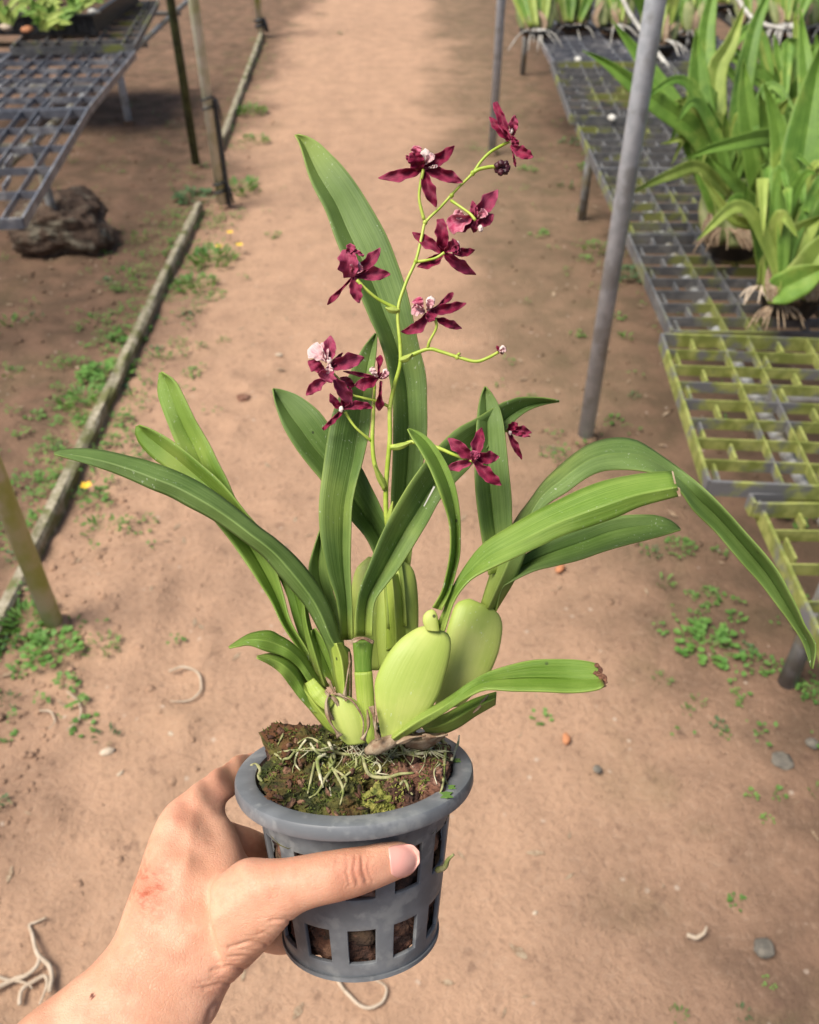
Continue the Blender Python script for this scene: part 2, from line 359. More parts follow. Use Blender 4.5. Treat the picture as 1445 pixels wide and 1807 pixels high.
# ---------------------------------------------------------------- bench trays
BAR = {}
def bar_mesh(key, sx, sy, sz):
    if key not in BAR:
        V, Fc = box_geo(-sx/2, sx/2, -sy/2, sy/2, -sz, 0)
        me = bpy.data.meshes.new('bar'); me.from_pydata([tuple(v) for v in V], [], Fc); BAR[key] = me
    return BAR[key]
def tray(label, x0, y0, h, m, rz=0, L=.58, nb=8, Wd=.56, studs=True, dark=None):
    e = empty('grid_tray', (x0, y0, h), rz); tag(e, label, 'tray', 'plastic grid trays on the benches')
    def add(name, key, dims, x, y, z=0.0, mm=None):
        mm = mm or m; me = bar_mesh(key + mm.name, *dims)
        if not me.materials: me.materials.append(mm)
        o = bpy.data.objects.new(name, me); COL.objects.link(o); o.parent = e; o.location = (x, y, z)
    wide, nar = .14, .066; xs = [0]; k = 0
    while xs[-1] < Wd - .05: xs.append(min(Wd, xs[-1] + (wide if k % 2 == 0 else nar))); k += 1
    for i, x in enumerate(xs):
        rim = i in (0, len(xs) - 1)
        add('side_rim' if rim else 'long_bar', f'L{L}{rim}', (.007 if rim else .0035, L, .034 if rim else .024), x, L/2, 0 if rim else -.0015)
    for j in range(nb + 1):
        rim = j in (0, nb)
        add('end_rim' if rim else 'cross_bar', f'C{Wd}{rim}', (Wd - .008, .007 if rim else .0035, .034 if rim else .026), Wd/2, L*j/nb, -.0007 if rim else -.003, dark if (dark and j % 2 and not rim) else None)
    if studs:
        for j in range(nb):
            for i in range(len(xs) - 1):
                if xs[i+1] - xs[i] > .1:
                    if j % 2: add('stud', 'S', (.006, .05 * L / .58, .02), (xs[i] + xs[i+1]) / 2, L*(j+.5)/nb, -.006)
                    else: add('stud', 'S2', (.005, .055 * L / .58, .02), xs[i] + .022, L*(j+.5)/nb, -.006)
    return e
M['frame'] = m_simple('dull_frame', (.24, .25, .26), (.16, .16, .15), 30, .6, .3, .001, c3=(.17, .15, .10), s3=9)
def bench(label, x0, x1, y0, y1, h, legs, m):
    e = empty('bench_frame', ((x0+x1)/2, (y0+y1)/2, 0)); tag(e, label, 'bench')
    for x in (x0, x1):
        tube('side_rail', [(x, y0, h - .018), (x, y1, h - .018)], .016, m, e, 12)
    n = max(2, int((y1 - y0) / .9))
    for i in range(n + 1):
        y = lerp(y0, y1, i / n); tube('cross_rail', [(x0, y, h - .05), (x1, y, h - .05)], .014, m, e, 10)
    for x, y in legs: tube('leg', [(x, y, -.03), (x, y, h - .03)], .019, m, e, 14)
    return e
HB = .455
bench('galvanised bench frame carrying the mossy trays right of the path', .80, 1.75, .75, 7.6, HB, [(.835, 1.2), (.80, 3.9), (.80, 6.6), (1.72, 1.2), (1.72, 3.9), (1.72, 6.6)], M['frame'])
bench('bench frame carrying the dark trays left of the path', -2.45, -1.52, 2.7, 7.4, HB, [(-1.50, 3.55), (-1.50, 6.2), (-2.42, 3.55), (-2.42, 6.2)], M['frame'])
bench('second bench frame at the far right behind the potted orchids', 1.98, 2.9, 3.2, 8.5, HB, [(1.98, 3.5), (1.98, 6.5), (2.9, 3.5), (2.9, 6.5)], M['frame'])

a = G(1252, 848, .50); b = G(1168, 588, .50); rzA = -math.atan2(b.x - a.x, b.y - a.y)
tray('yellow green mossy grid tray nearest the tall grey post, lying on top', a.x, a.y, .50, M['tray_moss'], rzA, L=(b - a).length)
tray('mossy grid tray right of the topmost mossy tray, partly off the frame', a.x + .585, a.y, .498, M['tray_moss'], rzA, L=(b - a).length)
c = G(1337, 878, .462); d_ = G(1445, 1110, .462); rzB = -math.atan2(c.x - d_.x, c.y - d_.y)
t = tray('lowest mossy grid tray at the right edge above the drooping leaf tip', c.x - .55 * math.sin(-rzB), c.y - .55, .462, M['tray_moss'], rzB, L=.55, nb=6, Wd=.6)
tray('mossy tray showing its end just below the topmost mossy tray', .655, 1.245, .478, M['tray_moss'], 0, L=.03, nb=1, Wd=.6, studs=False)
p0 = G(1190, 590, .478); p1 = G(1110, 415, .478); p2 = G(1017, 214, .478)
rzC = -math.atan2(p1.x - p0.x, p1.y - p0.y); L1 = (p1 - p0).length
tray('grey weathered grid tray under the front orchid pots', p0.x, p0.y + .02, .478, M['tray_mix'], rzC, L=L1 - .01, nb=8)
tray('grey weathered grid tray at the right edge under the front leafy clump', p0.x + .57, p0.y + .02, .478, M['tray_mix'], rzC, L=L1 - .01, nb=8)
rzD = -math.atan2(p2.x - p1.x, p2.y - p1.y); L2 = (p2 - p1).length
tray('long green stained tray behind the tall grey post', p1.x, p1.y + .02, .480, M['tray_mix'], rzD, L=L2/2 - .01, nb=7)
q = p1 + (p2 - p1) * .5
tray('green stained tray half hidden by strap leaves beyond the tall post', q.x, q.y + .02, .480, M['tray_mix'], rzD, L=L2/2 - .01, nb=7)
for i, (xx, yy) in enumerate(((p1.x + .57, p1.y + .02), (q.x + .57, q.y + .02))):
    tray(['tray behind the front potted orchid on the right bench', 'tray under the strap leaves in the middle of the right bench'][i], xx, yy, .480, M['tray_mix'], rzD, L=L2/2 - .01, nb=7, studs=False)
r0 = G(1008, 204, .505); r1 = G(973, 108, .505); LD = (r1 - r0).length; rzE = -math.atan2(r1.x - r0.x, r1.y - r0.y)
tray('raised mossy tray with exposed corner beyond the tall grey post', r0.x, r0.y, .505, M['tray_mix'], rzE, L=LD, nb=8)
tray('tray beside the raised corner tray toward the right', r0.x + .58, r0.y, .505, M['tray_mix'], rzE, L=LD, nb=8, studs=False)
for i in range(3):
    tray(['dark tray under the far orchids with hanging roots', 'dark tray one row behind the hanging root orchids', 'farthest dark tray at the end of the right bench'][i], .72, r1.y + .03 + i * .95, .495, M['tray'], 0, L=.93, nb=9, Wd=1.0, studs=False)
for i in range(4):
    tray(['grey tray at the near end of the second bench far right', 'second grey tray of the far right bench', 'third grey tray of the far right bench', 'last grey tray of the far right bench'][i], 1.93, 3.3 + i * 1.0, .50, M['tray_mix'], 0, L=.98, nb=9, Wd=1.0, studs=False)
# left bench
l0 = G(40, 384, .50); l1 = G(156, 190, .50); l2 = G(238, 82, .52); l3 = G(280, 0, .53)
def ltray(label, a, b, h, m, nb, studs=True):
    rz = -math.atan2(b.x - a.x, b.y - a.y); L = (b - a).length - .006
    e = tray(label, a.x, a.y, h, m, rz, L=L, nb=nb, Wd=.62, studs=studs)
    e.location = Vector((a.x, a.y, h)) - Vector((math.cos(rz), math.sin(rz), 0)) * .62
    return e, rz, L
e1, rz1, LL1 = ltray('dark grey grid tray forming the near corner of the left bench', l0, l1, .50, M['tray'], 5)
e2, rz2, LL2 = ltray('dark grey grid tray on the left bench just in front of the seedling tray', l1, l2, .502, M['tray'], 6)
e3, rz3, LL3 = ltray('pale weathered tray at the far end of the left bench behind the seedling tray', l2, l3, .53, M['tray_mix'], 8, False)
for i, (o, rz, LL, lab) in enumerate(((e1, rz1, LL1, 'second dark tray at the left edge beside the near corner tray'), (e2, rz2, LL2, 'dark tray at the left edge under the seedlings'))):
    p = o.location - Vector((math.cos(rz), math.sin(rz), 0)) * .63
    tray(lab, p.x, p.y, o.location.z, M['tray'], rz, L=LL, nb=5, Wd=.62)

# ---------------------------------------------------------------- rock, stones, litter
def lump(name, c, r, m, seed, parent=None, flat=1.0, amp=.35, sub=4, box=0.0, rot=0.0, rough=3.0):
    bm = bmesh.new(); bmesh.ops.create_icosphere(bm, subdivisions=sub, radius=1)
    V = []
    for v in bm.verts:
        p = v.co.copy()
        if box:
            mx = max(abs(p.x), abs(p.y), abs(p.z)); p = p.lerp(p / mx * .8, box)
        k = 1 + amp * fbm(p * 1.1 + Vector((seed, 0, 0)), 3) + amp * .35 * fbm(p * rough + Vector((0, seed, 0)), 4)
        p = Vector((p.x * r[0], p.y * r[1], p.z * r[2])) * k
        if rot: p = Vector((p.x*math.cos(rot) - p.y*math.sin(rot), p.x*math.sin(rot) + p.y*math.cos(rot), p.z))
        V.append(p)
    bm.verts.index_update(); Fc = [tuple(v.index for v in f.verts) for f in bm.faces]; bm.free()
    o = mesh(name, V, Fc, m, parent); o.location = c
    return o
g = G(112, 420, 0.05)
tag(lump('rock', (g.x - .02, g.y + .06, .09), (.22, .17, .13), M['rock'], 3, box=.35, amp=.28, rough=7, sub=5), 'large dark rough rock on the soil under the left bench leg', 'rock')
for x, y, r, lab in ((1380, 1342, .022, 'flat dark grey stone pressed in the sand at the right edge'), (1347, 1672, .017, 'small dark stone on the sand near the lower right corner'),
                     (1433, 1311, .013, 'small dark pebble near the right edge below the bench leg'), (1054, 1357, .009, 'tiny dark pebble on the sand right of the pot'), (430, 702, .022, 'reddish flat stone on the path left of the orchid leaves')):
    tag(lump('stone', G(x, y, .004), (r, r, r*.4), M['stone'] if x != 430 else M['bark_red'], x, sub=3, amp=.25), lab, 'stone')
for x, y, r, m, lab in ((1000, 1303, .014, 'orange', 'dry orange leaf scrap on the sand below the torn leaf'), (988, 1003, .018, 'orange', 'orange leaf scrap on the ground behind the right leaves'),
                        (190, 1326, .016, 'pale', 'pale husk scrap on the soil left of the pot'), (212, 1365, .008, 'pale', 'small white chip below the pale husk scrap'), (944, 1611, .006, 'pale', 'tiny pale pebble on the sand right of the thumb tip'),
                        (492, 626, .014, 'pale', 'white pebble on the path left of the pale lipped flower'), (302, 1295, .008, 'pale', 'small pale chip left of the pot rim')):
    tag(lump('litter_scrap', G(x, y, .006), (r, r*.6, r*.35), M[m], x + 1, sub=2, amp=.4, rot=x*.3), lab, 'litter')
def gcurve(label, pts, r, m='pale', lift=.008, name='dry_root'):
    v = [G(x, y, lift) for x, y in pts]; n = max(12, 6 * len(v)); sp = spline(v, n)
    sp = [p + Vector((noise.noise(p*30)*.004, noise.noise(p*30+Vector((7,0,0)))*.004, abs(noise.noise(p*18))*.012)) for p in sp]
    return tag(tube(name, sp, [r*.7, r*.75, r*.6, r*.35], M[m], None, 7), label, 'dry root', 'dry roots lying on the soil')
gcurve('thick dry root curling in from the left edge at the bottom', [(-20, 1755), (20, 1732), (50, 1722), (68, 1700), (66, 1670)], .006)
gcurve('dry root rising along the bottom left corner toward a forked end', [(88, 1755), (90, 1710), (70, 1690), (58, 1650), (50, 1635), (62, 1630), (80, 1622)], .0055)
gcurve('dry root looping down at the bottom left corner', [(35, 1775), (40, 1748), (60, 1732), (78, 1722), (82, 1745), (72, 1775)], .005)
gcurve('pale dry root along the bottom edge at the left corner', [(-10, 1722), (15, 1730), (50, 1735), (58, 1745)], .004)
gcurve('thin pale root loop on the soil left of the pot', [(298, 1186), (330, 1180), (352, 1190), (354, 1215), (338, 1235), (300, 1240)], .004)
gcurve('faint thin root loop in the dug soil at the left', [(72, 1255), (90, 1258), (97, 1275), (88, 1290)], .003)
gcurve('long thin root loop behind the small weeds at the left', [(118, 1225), (140, 1240), (140, 1270), (118, 1292)], .003)
gcurve('pale root loop on the sand just below the pot base', [(596, 1722), (615, 1760), (645, 1780), (672, 1772), (682, 1745), (660, 1728)], .004)
gcurve('short curved pale twig on the sand at the lower right', [(1212, 1651), (1228, 1656), (1242, 1650), (1246, 1636)], .0055, name='curved_twig')

# ---------------------------------------------------------------- weeds
def weed_geo(rad, n, seed, up=.5):
    rnd = random.Random(seed); V = []; Fc = []; UV = []
    for i in range(n):
        a = rnd.uniform(0, 6.283); rr = rad * math.sqrt(rnd.uniform(.02, 1)); s = rad * rnd.uniform(.16, .30) if n > 14 else rad * rnd.uniform(.3, .5)
        c = Vector((math.cos(a) * rr, math.sin(a) * rr, rad * up * rnd.uniform(.25, 1) * (1.15 - rr / rad)))
        d = Vector((math.cos(a + rnd.uniform(-.8, .8)), math.sin(a + rnd.uniform(-.8, .8)), rnd.uniform(-.25, .45))).normalized()
        if seed % 3 == 1: d = (d + Vector((0, 0, .7))).normalized(); s *= 1.5
        sd = d.cross(Vector((0, 0, 1))).normalized(); nn = sd.cross(d)
        if seed % 3 == 1: sd *= .3
        o = len(V); ring = [(0, 0), (.3, .42), (.75, .46), (1, 0), (.75, -.46), (.3, -.42)]
        for (u, w) in ring:
            V.append(c + d * (u * s) + sd * (w * s) + nn * (abs(w) * s * .35)); UV.append((.5 + w, .3 + .6 * u))
        Fc += [(o, o+1, o+2, o+3), (o, o+3, o+4, o+5)]
        # stalk
        o = len(V); b = Vector((c.x * .35, c.y * .35, -.01)); w = s * .05
        for q in (b - sd * w, b + sd * w, c + sd * w, c - sd * w): V.append(q); UV.append((.5, .4))
        Fc.append((o, o+1, o+2, o+3))
    return V, Fc, UV
WM = {}
def weed(x, y, sz, label, group=None, n=12, m='weed', tone=0.0, seed=None):
    g = G(x, y, 0); d = (g - EYE).dot(FW); rad = sz / F * d / 2 * 1.15; seed = seed if seed is not None else int(x * 7 + y)
    V, Fc, UV = weed_geo(rad, n * 3 if n > 9 else n * 2, seed)
    o = mesh('weed', V, Fc, M[m], None, True, UV, {'tone': tone, 'pale': 0.0, 'burn': 0.0}); o.location = (g.x, g.y, gh(g.x, g.y) + .004)
    return tag(o, label, 'weed', group)
for x, y, sz, n, lab in (
    (375, 460, 70, 30, 'leafy weed clump with yellow flowers between the edging beam and the path'),
    (345, 505, 62, 24, 'low weed clump right of the edging beam just below the yellow flowers'),
    (232, 590, 60, 24, 'round leaved weed clump left of the edging beam at mid height'),
    (185, 660, 80, 32, 'dense bright weed clump hugging the left side of the edging beam'),
    (150, 715, 70, 28, 'bright weed clump at the left foot of the edging beam above the long leaf'),
    (180, 940, 62, 9, 'broad leaved bright weed alone on dug soil below the long left leaf'),
    (50, 1100, 95, 34, 'leafy weed mass around the near left post at the frame edge'),
    (95, 1150, 80, 26, 'bright weed clump just below the foot of the near left post'),
    (182, 1145, 52, 12, 'small bright weed right of the near left post foot'),
    (345, 350, 62, 24, 'dark weed clump at the foot of the dark mossy post'),
    (425, 335, 62, 24, 'weed clump right of the strapped pale post'),
    (440, 200, 50, 20, 'weed patch along the far edging beam near the top left'),
    (450, 250, 40, 16, 'thin weed patch beside the far edging beam above the strapped post'),
    (1250, 1140, 92, 22, 'large bright clover like weed clump below the drooping right leaf'),
    (1335, 1170, 50, 14, 'weed right of the large clump near the bench leg'),
    (1055, 440, 46, 14, 'weed on the ground left of the tall grey post'),
    (1110, 488, 60, 18, 'dark weed behind the tall grey post on the soil'),
    (1203, 965, 48, 14, 'rosette weed under the drooping right leaf'),
    (1255, 1052, 40, 12, 'weed above the large clump on the right soil'),
    (1395, 905, 75, 20, 'weed on the soil seen through the lowest right tray'),
    (1432, 1222, 44, 14, 'weed at the right frame edge beside the bench leg foot')):
    weed(x, y, sz, lab, n=n, tone=.15 if 'bright' in lab else -.05, m='weed_dull' if 'dark' in lab else 'weed')
def ZL(x, y):
    if x > 380: return 'tiny green weed alone on the bare path left of the tallest leaf'
    if y < 520: return 'small weed on the shaded soil between the dark rock and the edging beam'
    if y < 780: return 'small weed on the soil around the middle of the pale edging beam'
    if y < 1000: return 'small weed beside the near end of the edging beam below the long leaf'
    if y < 1200: return 'small weed close around the foot of the near left post'
    return 'small weed on the clumpy soil at the left edge below the near post'
def ZR(x, y):
    if y < 360: return 'small weed on the soil near the foot of the farther grey post'
    if y < 820: return 'small weed on the soil around the tall grey post foot'
    if y < 1120: return 'small weed on the soil beneath the drooping right leaf'
    if y < 1320: return 'small weed on the sand below the large bright clump'
    return 'small lone weed on the open sand at the lower right'
GS = [(25,660,26),(20,572,30),(60,565,24),(290,632,22),(340,662,26),(272,618,20),(215,745,30),(62,735,24),(110,790,22),(75,842,24),(135,870,22),(15,1240,28),(10,1300,24),(150,1280,34),
      (190,1302,28),(118,1213,34),(35,1180,30),(8,1425,22),(250,420,26),(222,490,28),(190,502,24),(305,445,24),(150,410,22),(262,560,24),(120,640,22),(160,560,20),(215,690,26),(180,870,26),(75,905,26),(30,980,28),(482,415,20),(395,605,16),(600,60,10),
      (65,1135,34),(130,1110,26),(20,1140,32),(195,1150,20),(240,700,22),(330,560,18),(385,520,22),(300,500,24)]
for i, (x, y, s) in enumerate(GS): weed(x, y, s * 1.15, ZL(x, y), 'small weeds left of the path', 7, ['weed', 'weed_dull'][i % 3 == 2], random.uniform(-.1, .2))
GS = [(1030,462,22),(952,415,24),(1105,600,22),(1150,975,26),(1176,1027,26),(1217,1050,18),(1300,1087,26),(1315,1145,24),(1168,1200,22),(955,1267,24),(1215,1258,20),(1268,1281,22),(1232,1238,20),
      (1305,1590,24),(1196,1793,24),(1312,1788,20),(1280,1297,14),(1443,1402,24),(1370,1402,20),(1010,250,30),(1040,300,30),(1020,590,20),(930,300,22),(965,800,20),(1085,742,22),(1270,970,20),(1340,1010,24),(1000,330,22),(1090,560,20),(1240,1075,20),(1385,1180,22),(1120,700,16),(940,700,14),(1300,1240,16)]
for i, (x, y, s) in enumerate(GS): weed(x, y, s * 1.15, ZR(x, y), 'small weeds right of the path', 7, ['weed', 'weed_dull'][i % 4 == 3], random.uniform(-.1, .2))
for x, y in ((1352, 1443), (1324, 1405), (1357, 1733), (1445, 1238), (1302, 1224)): weed(x, y, 20, 'tiny pale weed rosette on the sand at the right edge', 'pale weed rosettes', 6, 'weed', .8)
CVs = []; CFs = []; rnd = random.Random(77)
ico = bmesh.new(); bmesh.ops.create_icosphere(ico, subdivisions=1, radius=1); ico.verts.index_update(); IV = [v.co.copy() for v in ico.verts]; IF = [tuple(v.index for v in f.verts) for f in ico.faces]; ico.free()
def clod(x, y, r, q):
    o = len(CVs); z = gh(x, y) + r * .15
    for p in IV:
        k = 1 + .5 * noise.noise(p * 1.3 + Vector((x * 50, y * 50, 0))); CVs.append(Vector((x + p.x * r * k, y + p.y * r * k, z + p.z * r * .6 * k)))
    CFs.extend(tuple(i + o for i in f) for f in IF)
for i in range(1500): clod(rnd.uniform(-.75, -.15) - .2 * rnd.random(), rnd.uniform(.45, 1.9), rnd.uniform(.002, .0075) * (1 if rnd.random() < .9 else 1.7), 0)
for i in range(900): clod(rnd.uniform(-.8, .9), rnd.uniform(.4, 3.2), rnd.uniform(.0015, .004), 0)
for i in range(700): clod(rnd.choice([-1, 1]) * rnd.uniform(.6, 2) - .2, rnd.uniform(1.4, 6), rnd.uniform(.004, .012), 0)
tag(mesh('soil_crumbs', CVs, CFs, M['soil']), 'loose crumbs of soil scattered over the path and its edges', 'soil', kind='stuff')
LV = []; LFs = []
for i in range(420):
    x = rnd.uniform(-1.7, 1.2); y = rnd.uniform(.5, 5); a = rnd.uniform(0, 6.28); l = rnd.uniform(.006, .022); w = l * rnd.uniform(.1, .45); d = Vector((math.cos(a), math.sin(a), rnd.uniform(-.1, .2))); q = Vector((-d.y, d.x, 0)) * w; c = Vector((x, y, gh(x, y) + .006)); o = len(LV)
    LV += [c - d * l, c + q, c + d * l, c - q]; LFs.append((o, o + 1, o + 2, o + 3))
tag(mesh('leaf_litter', LV, LFs, M['husk']), 'small dry leaf bits and twigs littering the soil', 'litter', kind='stuff')
GV = []; GF = []; GU = []; rnd = random.Random(12)
def sprig(x, y, r, n):
    for i in range(n):
        a = rnd.uniform(0, 6.283); q = r * math.sqrt(rnd.random()); px_, py_ = x + math.cos(a) * q, y + math.sin(a) * q; z = gh(px_, py_) + rnd.uniform(.006, .028)
        s_ = rnd.uniform(.006, .016); t = rnd.uniform(0, 6.283); d = Vector((math.cos(t), math.sin(t), rnd.uniform(-.2, .4))); w = d.cross(Vector((0, 0, 1))).normalized() * s_ * .4; c = Vector((px_, py_, z)); o = len(GV)
        GV.extend([c, c + d * s_ * .5 + w, c + d * s_, c + d * s_ * .5 - w]); GU.extend([(.5, .3), (.9, .6), (.5, .9), (.1, .6)]); GF.append((o, o + 1, o + 2, o + 3))
ka, kb = G(55, 1000), G(352, 372)
for i in range(330):
    t = rnd.random(); c = ka.lerp(kb, t); sd = rnd.choice([-1, -1, 1]); off = abs(rnd.gauss(0, .12)) + .035
    sprig(c.x + sd * off, c.y, rnd.uniform(.015, .05), rnd.randint(4, 14))
for i in range(60):
    c = G(388, 268).lerp(G(462, 66), rnd.random()); sprig(c.x + rnd.gauss(.02, .08), c.y, .04, rnd.randint(4, 12))
for x, y, r in ((395, 366, .14), (347, 300, .1), (98, 1108, .16), (30, 1120, .14), (0, 1200, .12), (870, 272, .1), (1030, 790, .08), (1400, 1150, .15), (1260, 1140, .1), (1430, 1230, .1), (1000, 260, .2), (1060, 480, .15)):
    g = G(x, y)
    for i in range(12): sprig(g.x + rnd.gauss(0, r), g.y + rnd.gauss(0, r), rnd.uniform(.015, .04), rnd.randint(3, 10))
for i in range(90): sprig(rnd.uniform(-1.9, -1.0), rnd.uniform(1.6, 6), rnd.uniform(.02, .06), rnd.randint(3, 9))
for i in range(60): sprig(rnd.uniform(.3, 1.4), rnd.uniform(1.3, 6), rnd.uniform(.02, .06), rnd.randint(3, 8))
tag(mesh('ground_cover', GV, GF, M['weed'], None, True, GU, {'tone': .0, 'pale': 0.0, 'burn': 0.0}), 'sparse tiny green ground cover along the edging beam and benches', 'ground cover', kind='stuff')
def yflower(x, y, h, label):
    g = G(x, y, h); e = empty('yellow_flower', (g.x, g.y, 0)); tag(e, label, 'flower', 'little yellow ground flowers')
    tube('stalk', [(g.x, g.y, 0), (g.x + .004, g.y, h)], .0012, M['weed_dull'], e, 5)
    for k in range(5):
        a = k * 1.2566; d = Vector((math.cos(a), math.sin(a), .35)); s = d.cross(Vector((0, 0, 1))).normalized(); c = g + Vector((.004, 0, 0))
        mesh('petal', [c, c + d*.010 + s*.008, c + d*.018, c + d*.010 - s*.008], [(0, 1, 2, 3)], M['yellow'], e)
yflower(385, 436, .04, 'lowest yellow flower in the weed clump by the path'); yflower(404, 411, .04, 'highest yellow flower in the weed clump by the path')
yflower(421, 433, .04, 'rightmost yellow flower in the weed clump by the path'); yflower(150, 858, .03, 'single yellow flower beside the edging beam below the long leaf')

# ---------------------------------------------------------------- leaves (ribbon between two traced margins)
TS = [0, .25, .5, .72, .88, .965]
def leaf_geo(L, Rr, depth, mid=.5, fold=.006, tilt=0.0, n=40, c=13, wave=0.0, seed=0.0, roll=0.0):
    Ls = spline([(x, y, 0) for x, y in L], n); Rs = spline([(x, y, 0) for x, y in Rr], n); V = []; UV = []
    for i in range(n):
        v = i / (n - 1); d = samp(depth, v); tl = samp(tilt, v); fo = samp(fold, v); m_ = samp(mid, v)
        for k in range(c):
            if c == 13: s = m_ * (TS + [1])[k] if k <= 6 else 1 - (1 - m_) * TS[12 - k]
            else: s = k / (c - 1)
            q = Ls[i].lerp(Rs[i], s)
            u = 1 - (m_ - s) / m_ if s < m_ else 1 - (s - m_) / (1 - m_)       # 0 at the margins, 1 on the midrib
            dep = d + tl * (s - .5) + fo * (u ** 1.05 - .5)
            if wave: dep += wave * math.sin(v * 13 + seed + 3 * s) * (1 - u)
            V.append(P(q.x, q.y, dep))
            UV.append((.5 * s / m_ if s < m_ else .5 + .5 * (s - m_) / (1 - m_), v))
    Fc = [(i*c+k, i*c+k+1, (i+1)*c+k+1, (i+1)*c+k) for i in range(n-1) for k in range(c-1)]
    return V, Fc, UV
def leaf(name, L, Rr, depth, m, parent, mid=.5, fold=.006, tilt=0.0, tone=0.0, base=.14, pale=.9, thick=.0007, label=None, burn=None, tipy=0.0, **kw):
    V, Fc, UV = leaf_geo(L, Rr, depth, mid, fold, tilt, **kw)
    pa = [max(pale * max(0, 1 - uv[1] / base) if base else 0, tipy * max(0, (uv[1] - .86) / .14)) for uv in UV]
    bu = [0.0] * len(V)
    if burn: bu = [max(0, min(1, (uv[1] - burn + .03 * noise.noise(Vector((uv[0]*9, 0, 0)))) * 40)) for uv in UV]
    o = mesh(name, V, Fc, m, parent, True, UV, {'tone': tone, 'pale': pa, 'burn': bu})
    s = o.modifiers.new('thick', 'SOLIDIFY'); s.thickness = thick; s.offset = 0
    if label: o['label'] = label
    return o
def strap(name, pts, w, m, parent, tone=0.0, prof=None, fold=.15, **kw):   # leaf given by its centre line (x, y, d) and greatest width in photo units
    n = 18; sp = spline([(p[0], p[1], p[2] * 1000) for p in pts], n); L = []; Rr = []; dep = [p.z / 1000 for p in sp]
    for i, p in enumerate(sp):
        v = i / (n - 1); t = sp[min(i+1, n-1)] - sp[max(i-1, 0)]; t = Vector((t.x, t.y)); t.normalize()
        ww = w * .5 * (prof(v) if prof else max(.03, min(1, .42 + 2.2 * v) * (1 - max(0, (v - .55) / .45) ** 1.8)))
        L.append((p.x - t.y * ww, p.y + t.x * ww)); Rr.append((p.x + t.y * ww, p.y - t.x * ww))
    d0 = dep[len(dep)//2]
    return leaf(name, L, Rr, dep, m, parent, fold=fold * w / F * d0, tone=tone, n=22, c=13, **kw)

# ---------------------------------------------------------------- potted orchids on the benches
def bench_pot(e, c, r, h, open_=True):
    prof = [(.72, 0), (.98, h), (1.08, h), (1.08, h + .012), (.95, h + .012), (.93, h - .015)]
    seg = 28; V = []; Fc = []
    for u, z in prof:
        for k in range(seg): a = 6.28319 * k / seg; V.append(c + Vector((math.cos(a) * r * u, math.sin(a) * r * u, z)))
    for i in range(len(prof) - 1):
        for k in range(seg): Fc.append((i*seg+k, i*seg+(k+1) % seg, (i+1)*seg+(k+1) % seg, (i+1)*seg+k))
    Fc.append(tuple(range(seg))[::-1])
    mesh('pot', V, Fc, M['black'], e)
    o = lump('potting_bark', c + Vector((0, 0, h - .012)), (r * .9, r * .9, .022), M['fill'], c.x * 9, sub=4, amp=.3, rough=6)
    o.parent = e; o.matrix_parent_inverse = e.matrix_basis.inverted()
BL, BP = 'bench_leaf', 'bench_leaf_pale'
def bulb_px(name, L, Rr, depth, parent, tone=0.0, thick=.6, m=None, n=24, pale=None):
    Ls = spline([(x, y, 0) for x, y in L], n); Rs = spline([(x, y, 0) for x, y in Rr], n); V = []; Fc = []; UV = []; seg = 24
    for i in range(n):
        v = i / (n - 1); d = samp(depth, v); A = P(Ls[i].x, Ls[i].y, d); B = P(Rs[i].x, Rs[i].y, d); c = (A + B) / 2; h = (B - A) / 2; b = h.length * thick
        for k in range(seg): a = 6.28319 * k / seg; rg = 1 + .025 * noise.noise(Vector((math.cos(a) * 3.2, v * 1.2, L[0][0]))) + .012 * noise.noise(Vector((math.cos(a) * 9, v * 5, L[0][1]))); V.append(c + math.cos(a) * h * rg - math.sin(a) * b * rg * FW); UV.append((.25 + .5 * abs(((k / seg) * 2) % 2 - 1), v))
    for i in range(n-1):
        for k in range(seg): Fc.append((i*seg+k, i*seg+(k+1) % seg, (i+1)*seg+(k+1) % seg, (i+1)*seg+k))
    Fc += [tuple(range(seg))[::-1], tuple(range((n-1)*seg, n*seg))]
    return mesh(name, V, Fc, m or M['bulb'], parent, True, UV, {'tone': tone, 'pale': [max(0, (pale or 0) * (1 - uv[1] * 5)) for uv in UV], 'burn': 0.0})
def simple_bulb(e, x, y, d, w, h, lean=0, tone=0.0):
    L = []; Rr = []
    for i in range(8):
        v = i / 7; ww = w * .5 * (math.sin(math.pi * (.12 + .8 * v)) ** .7); cx = x + lean * v; L.append((cx - ww, y - h * v)); Rr.append((cx + ww, y - h * v))
    for k in range(1 if d > 3 else 2):
        xx = x + random.uniform(-.5, .5) * w; strap('dry_husk', [(xx, y + 4, d - .03), (xx + random.uniform(-6, 6), y - h * .3, d - .045), (xx + random.uniform(-14, 14), y - h * random.uniform(.5, .9), d - .035)], w * .4, M['husk'], e, base=0)
    return bulb_px('pseudobulb', L, Rr, d, e, tone, m=M['bulb_dull'])
def roots(e, x, y, d, n, rng, m='whiteroot', r=.002, dn=1):
    for i in range(n):
        a = random.uniform(-rng, rng); l = random.uniform(.5, 1) * rng
        pts = [P(x + a * .3, y, d), P(x + a * .8, y + dn * l * .3, d - .01), P(x + a * 1.2 + random.uniform(-6, 6), y + dn * l, d - .015)]
        tube('root', pts, [r, r * .9, r * .6], M[m], e, 6, 8)

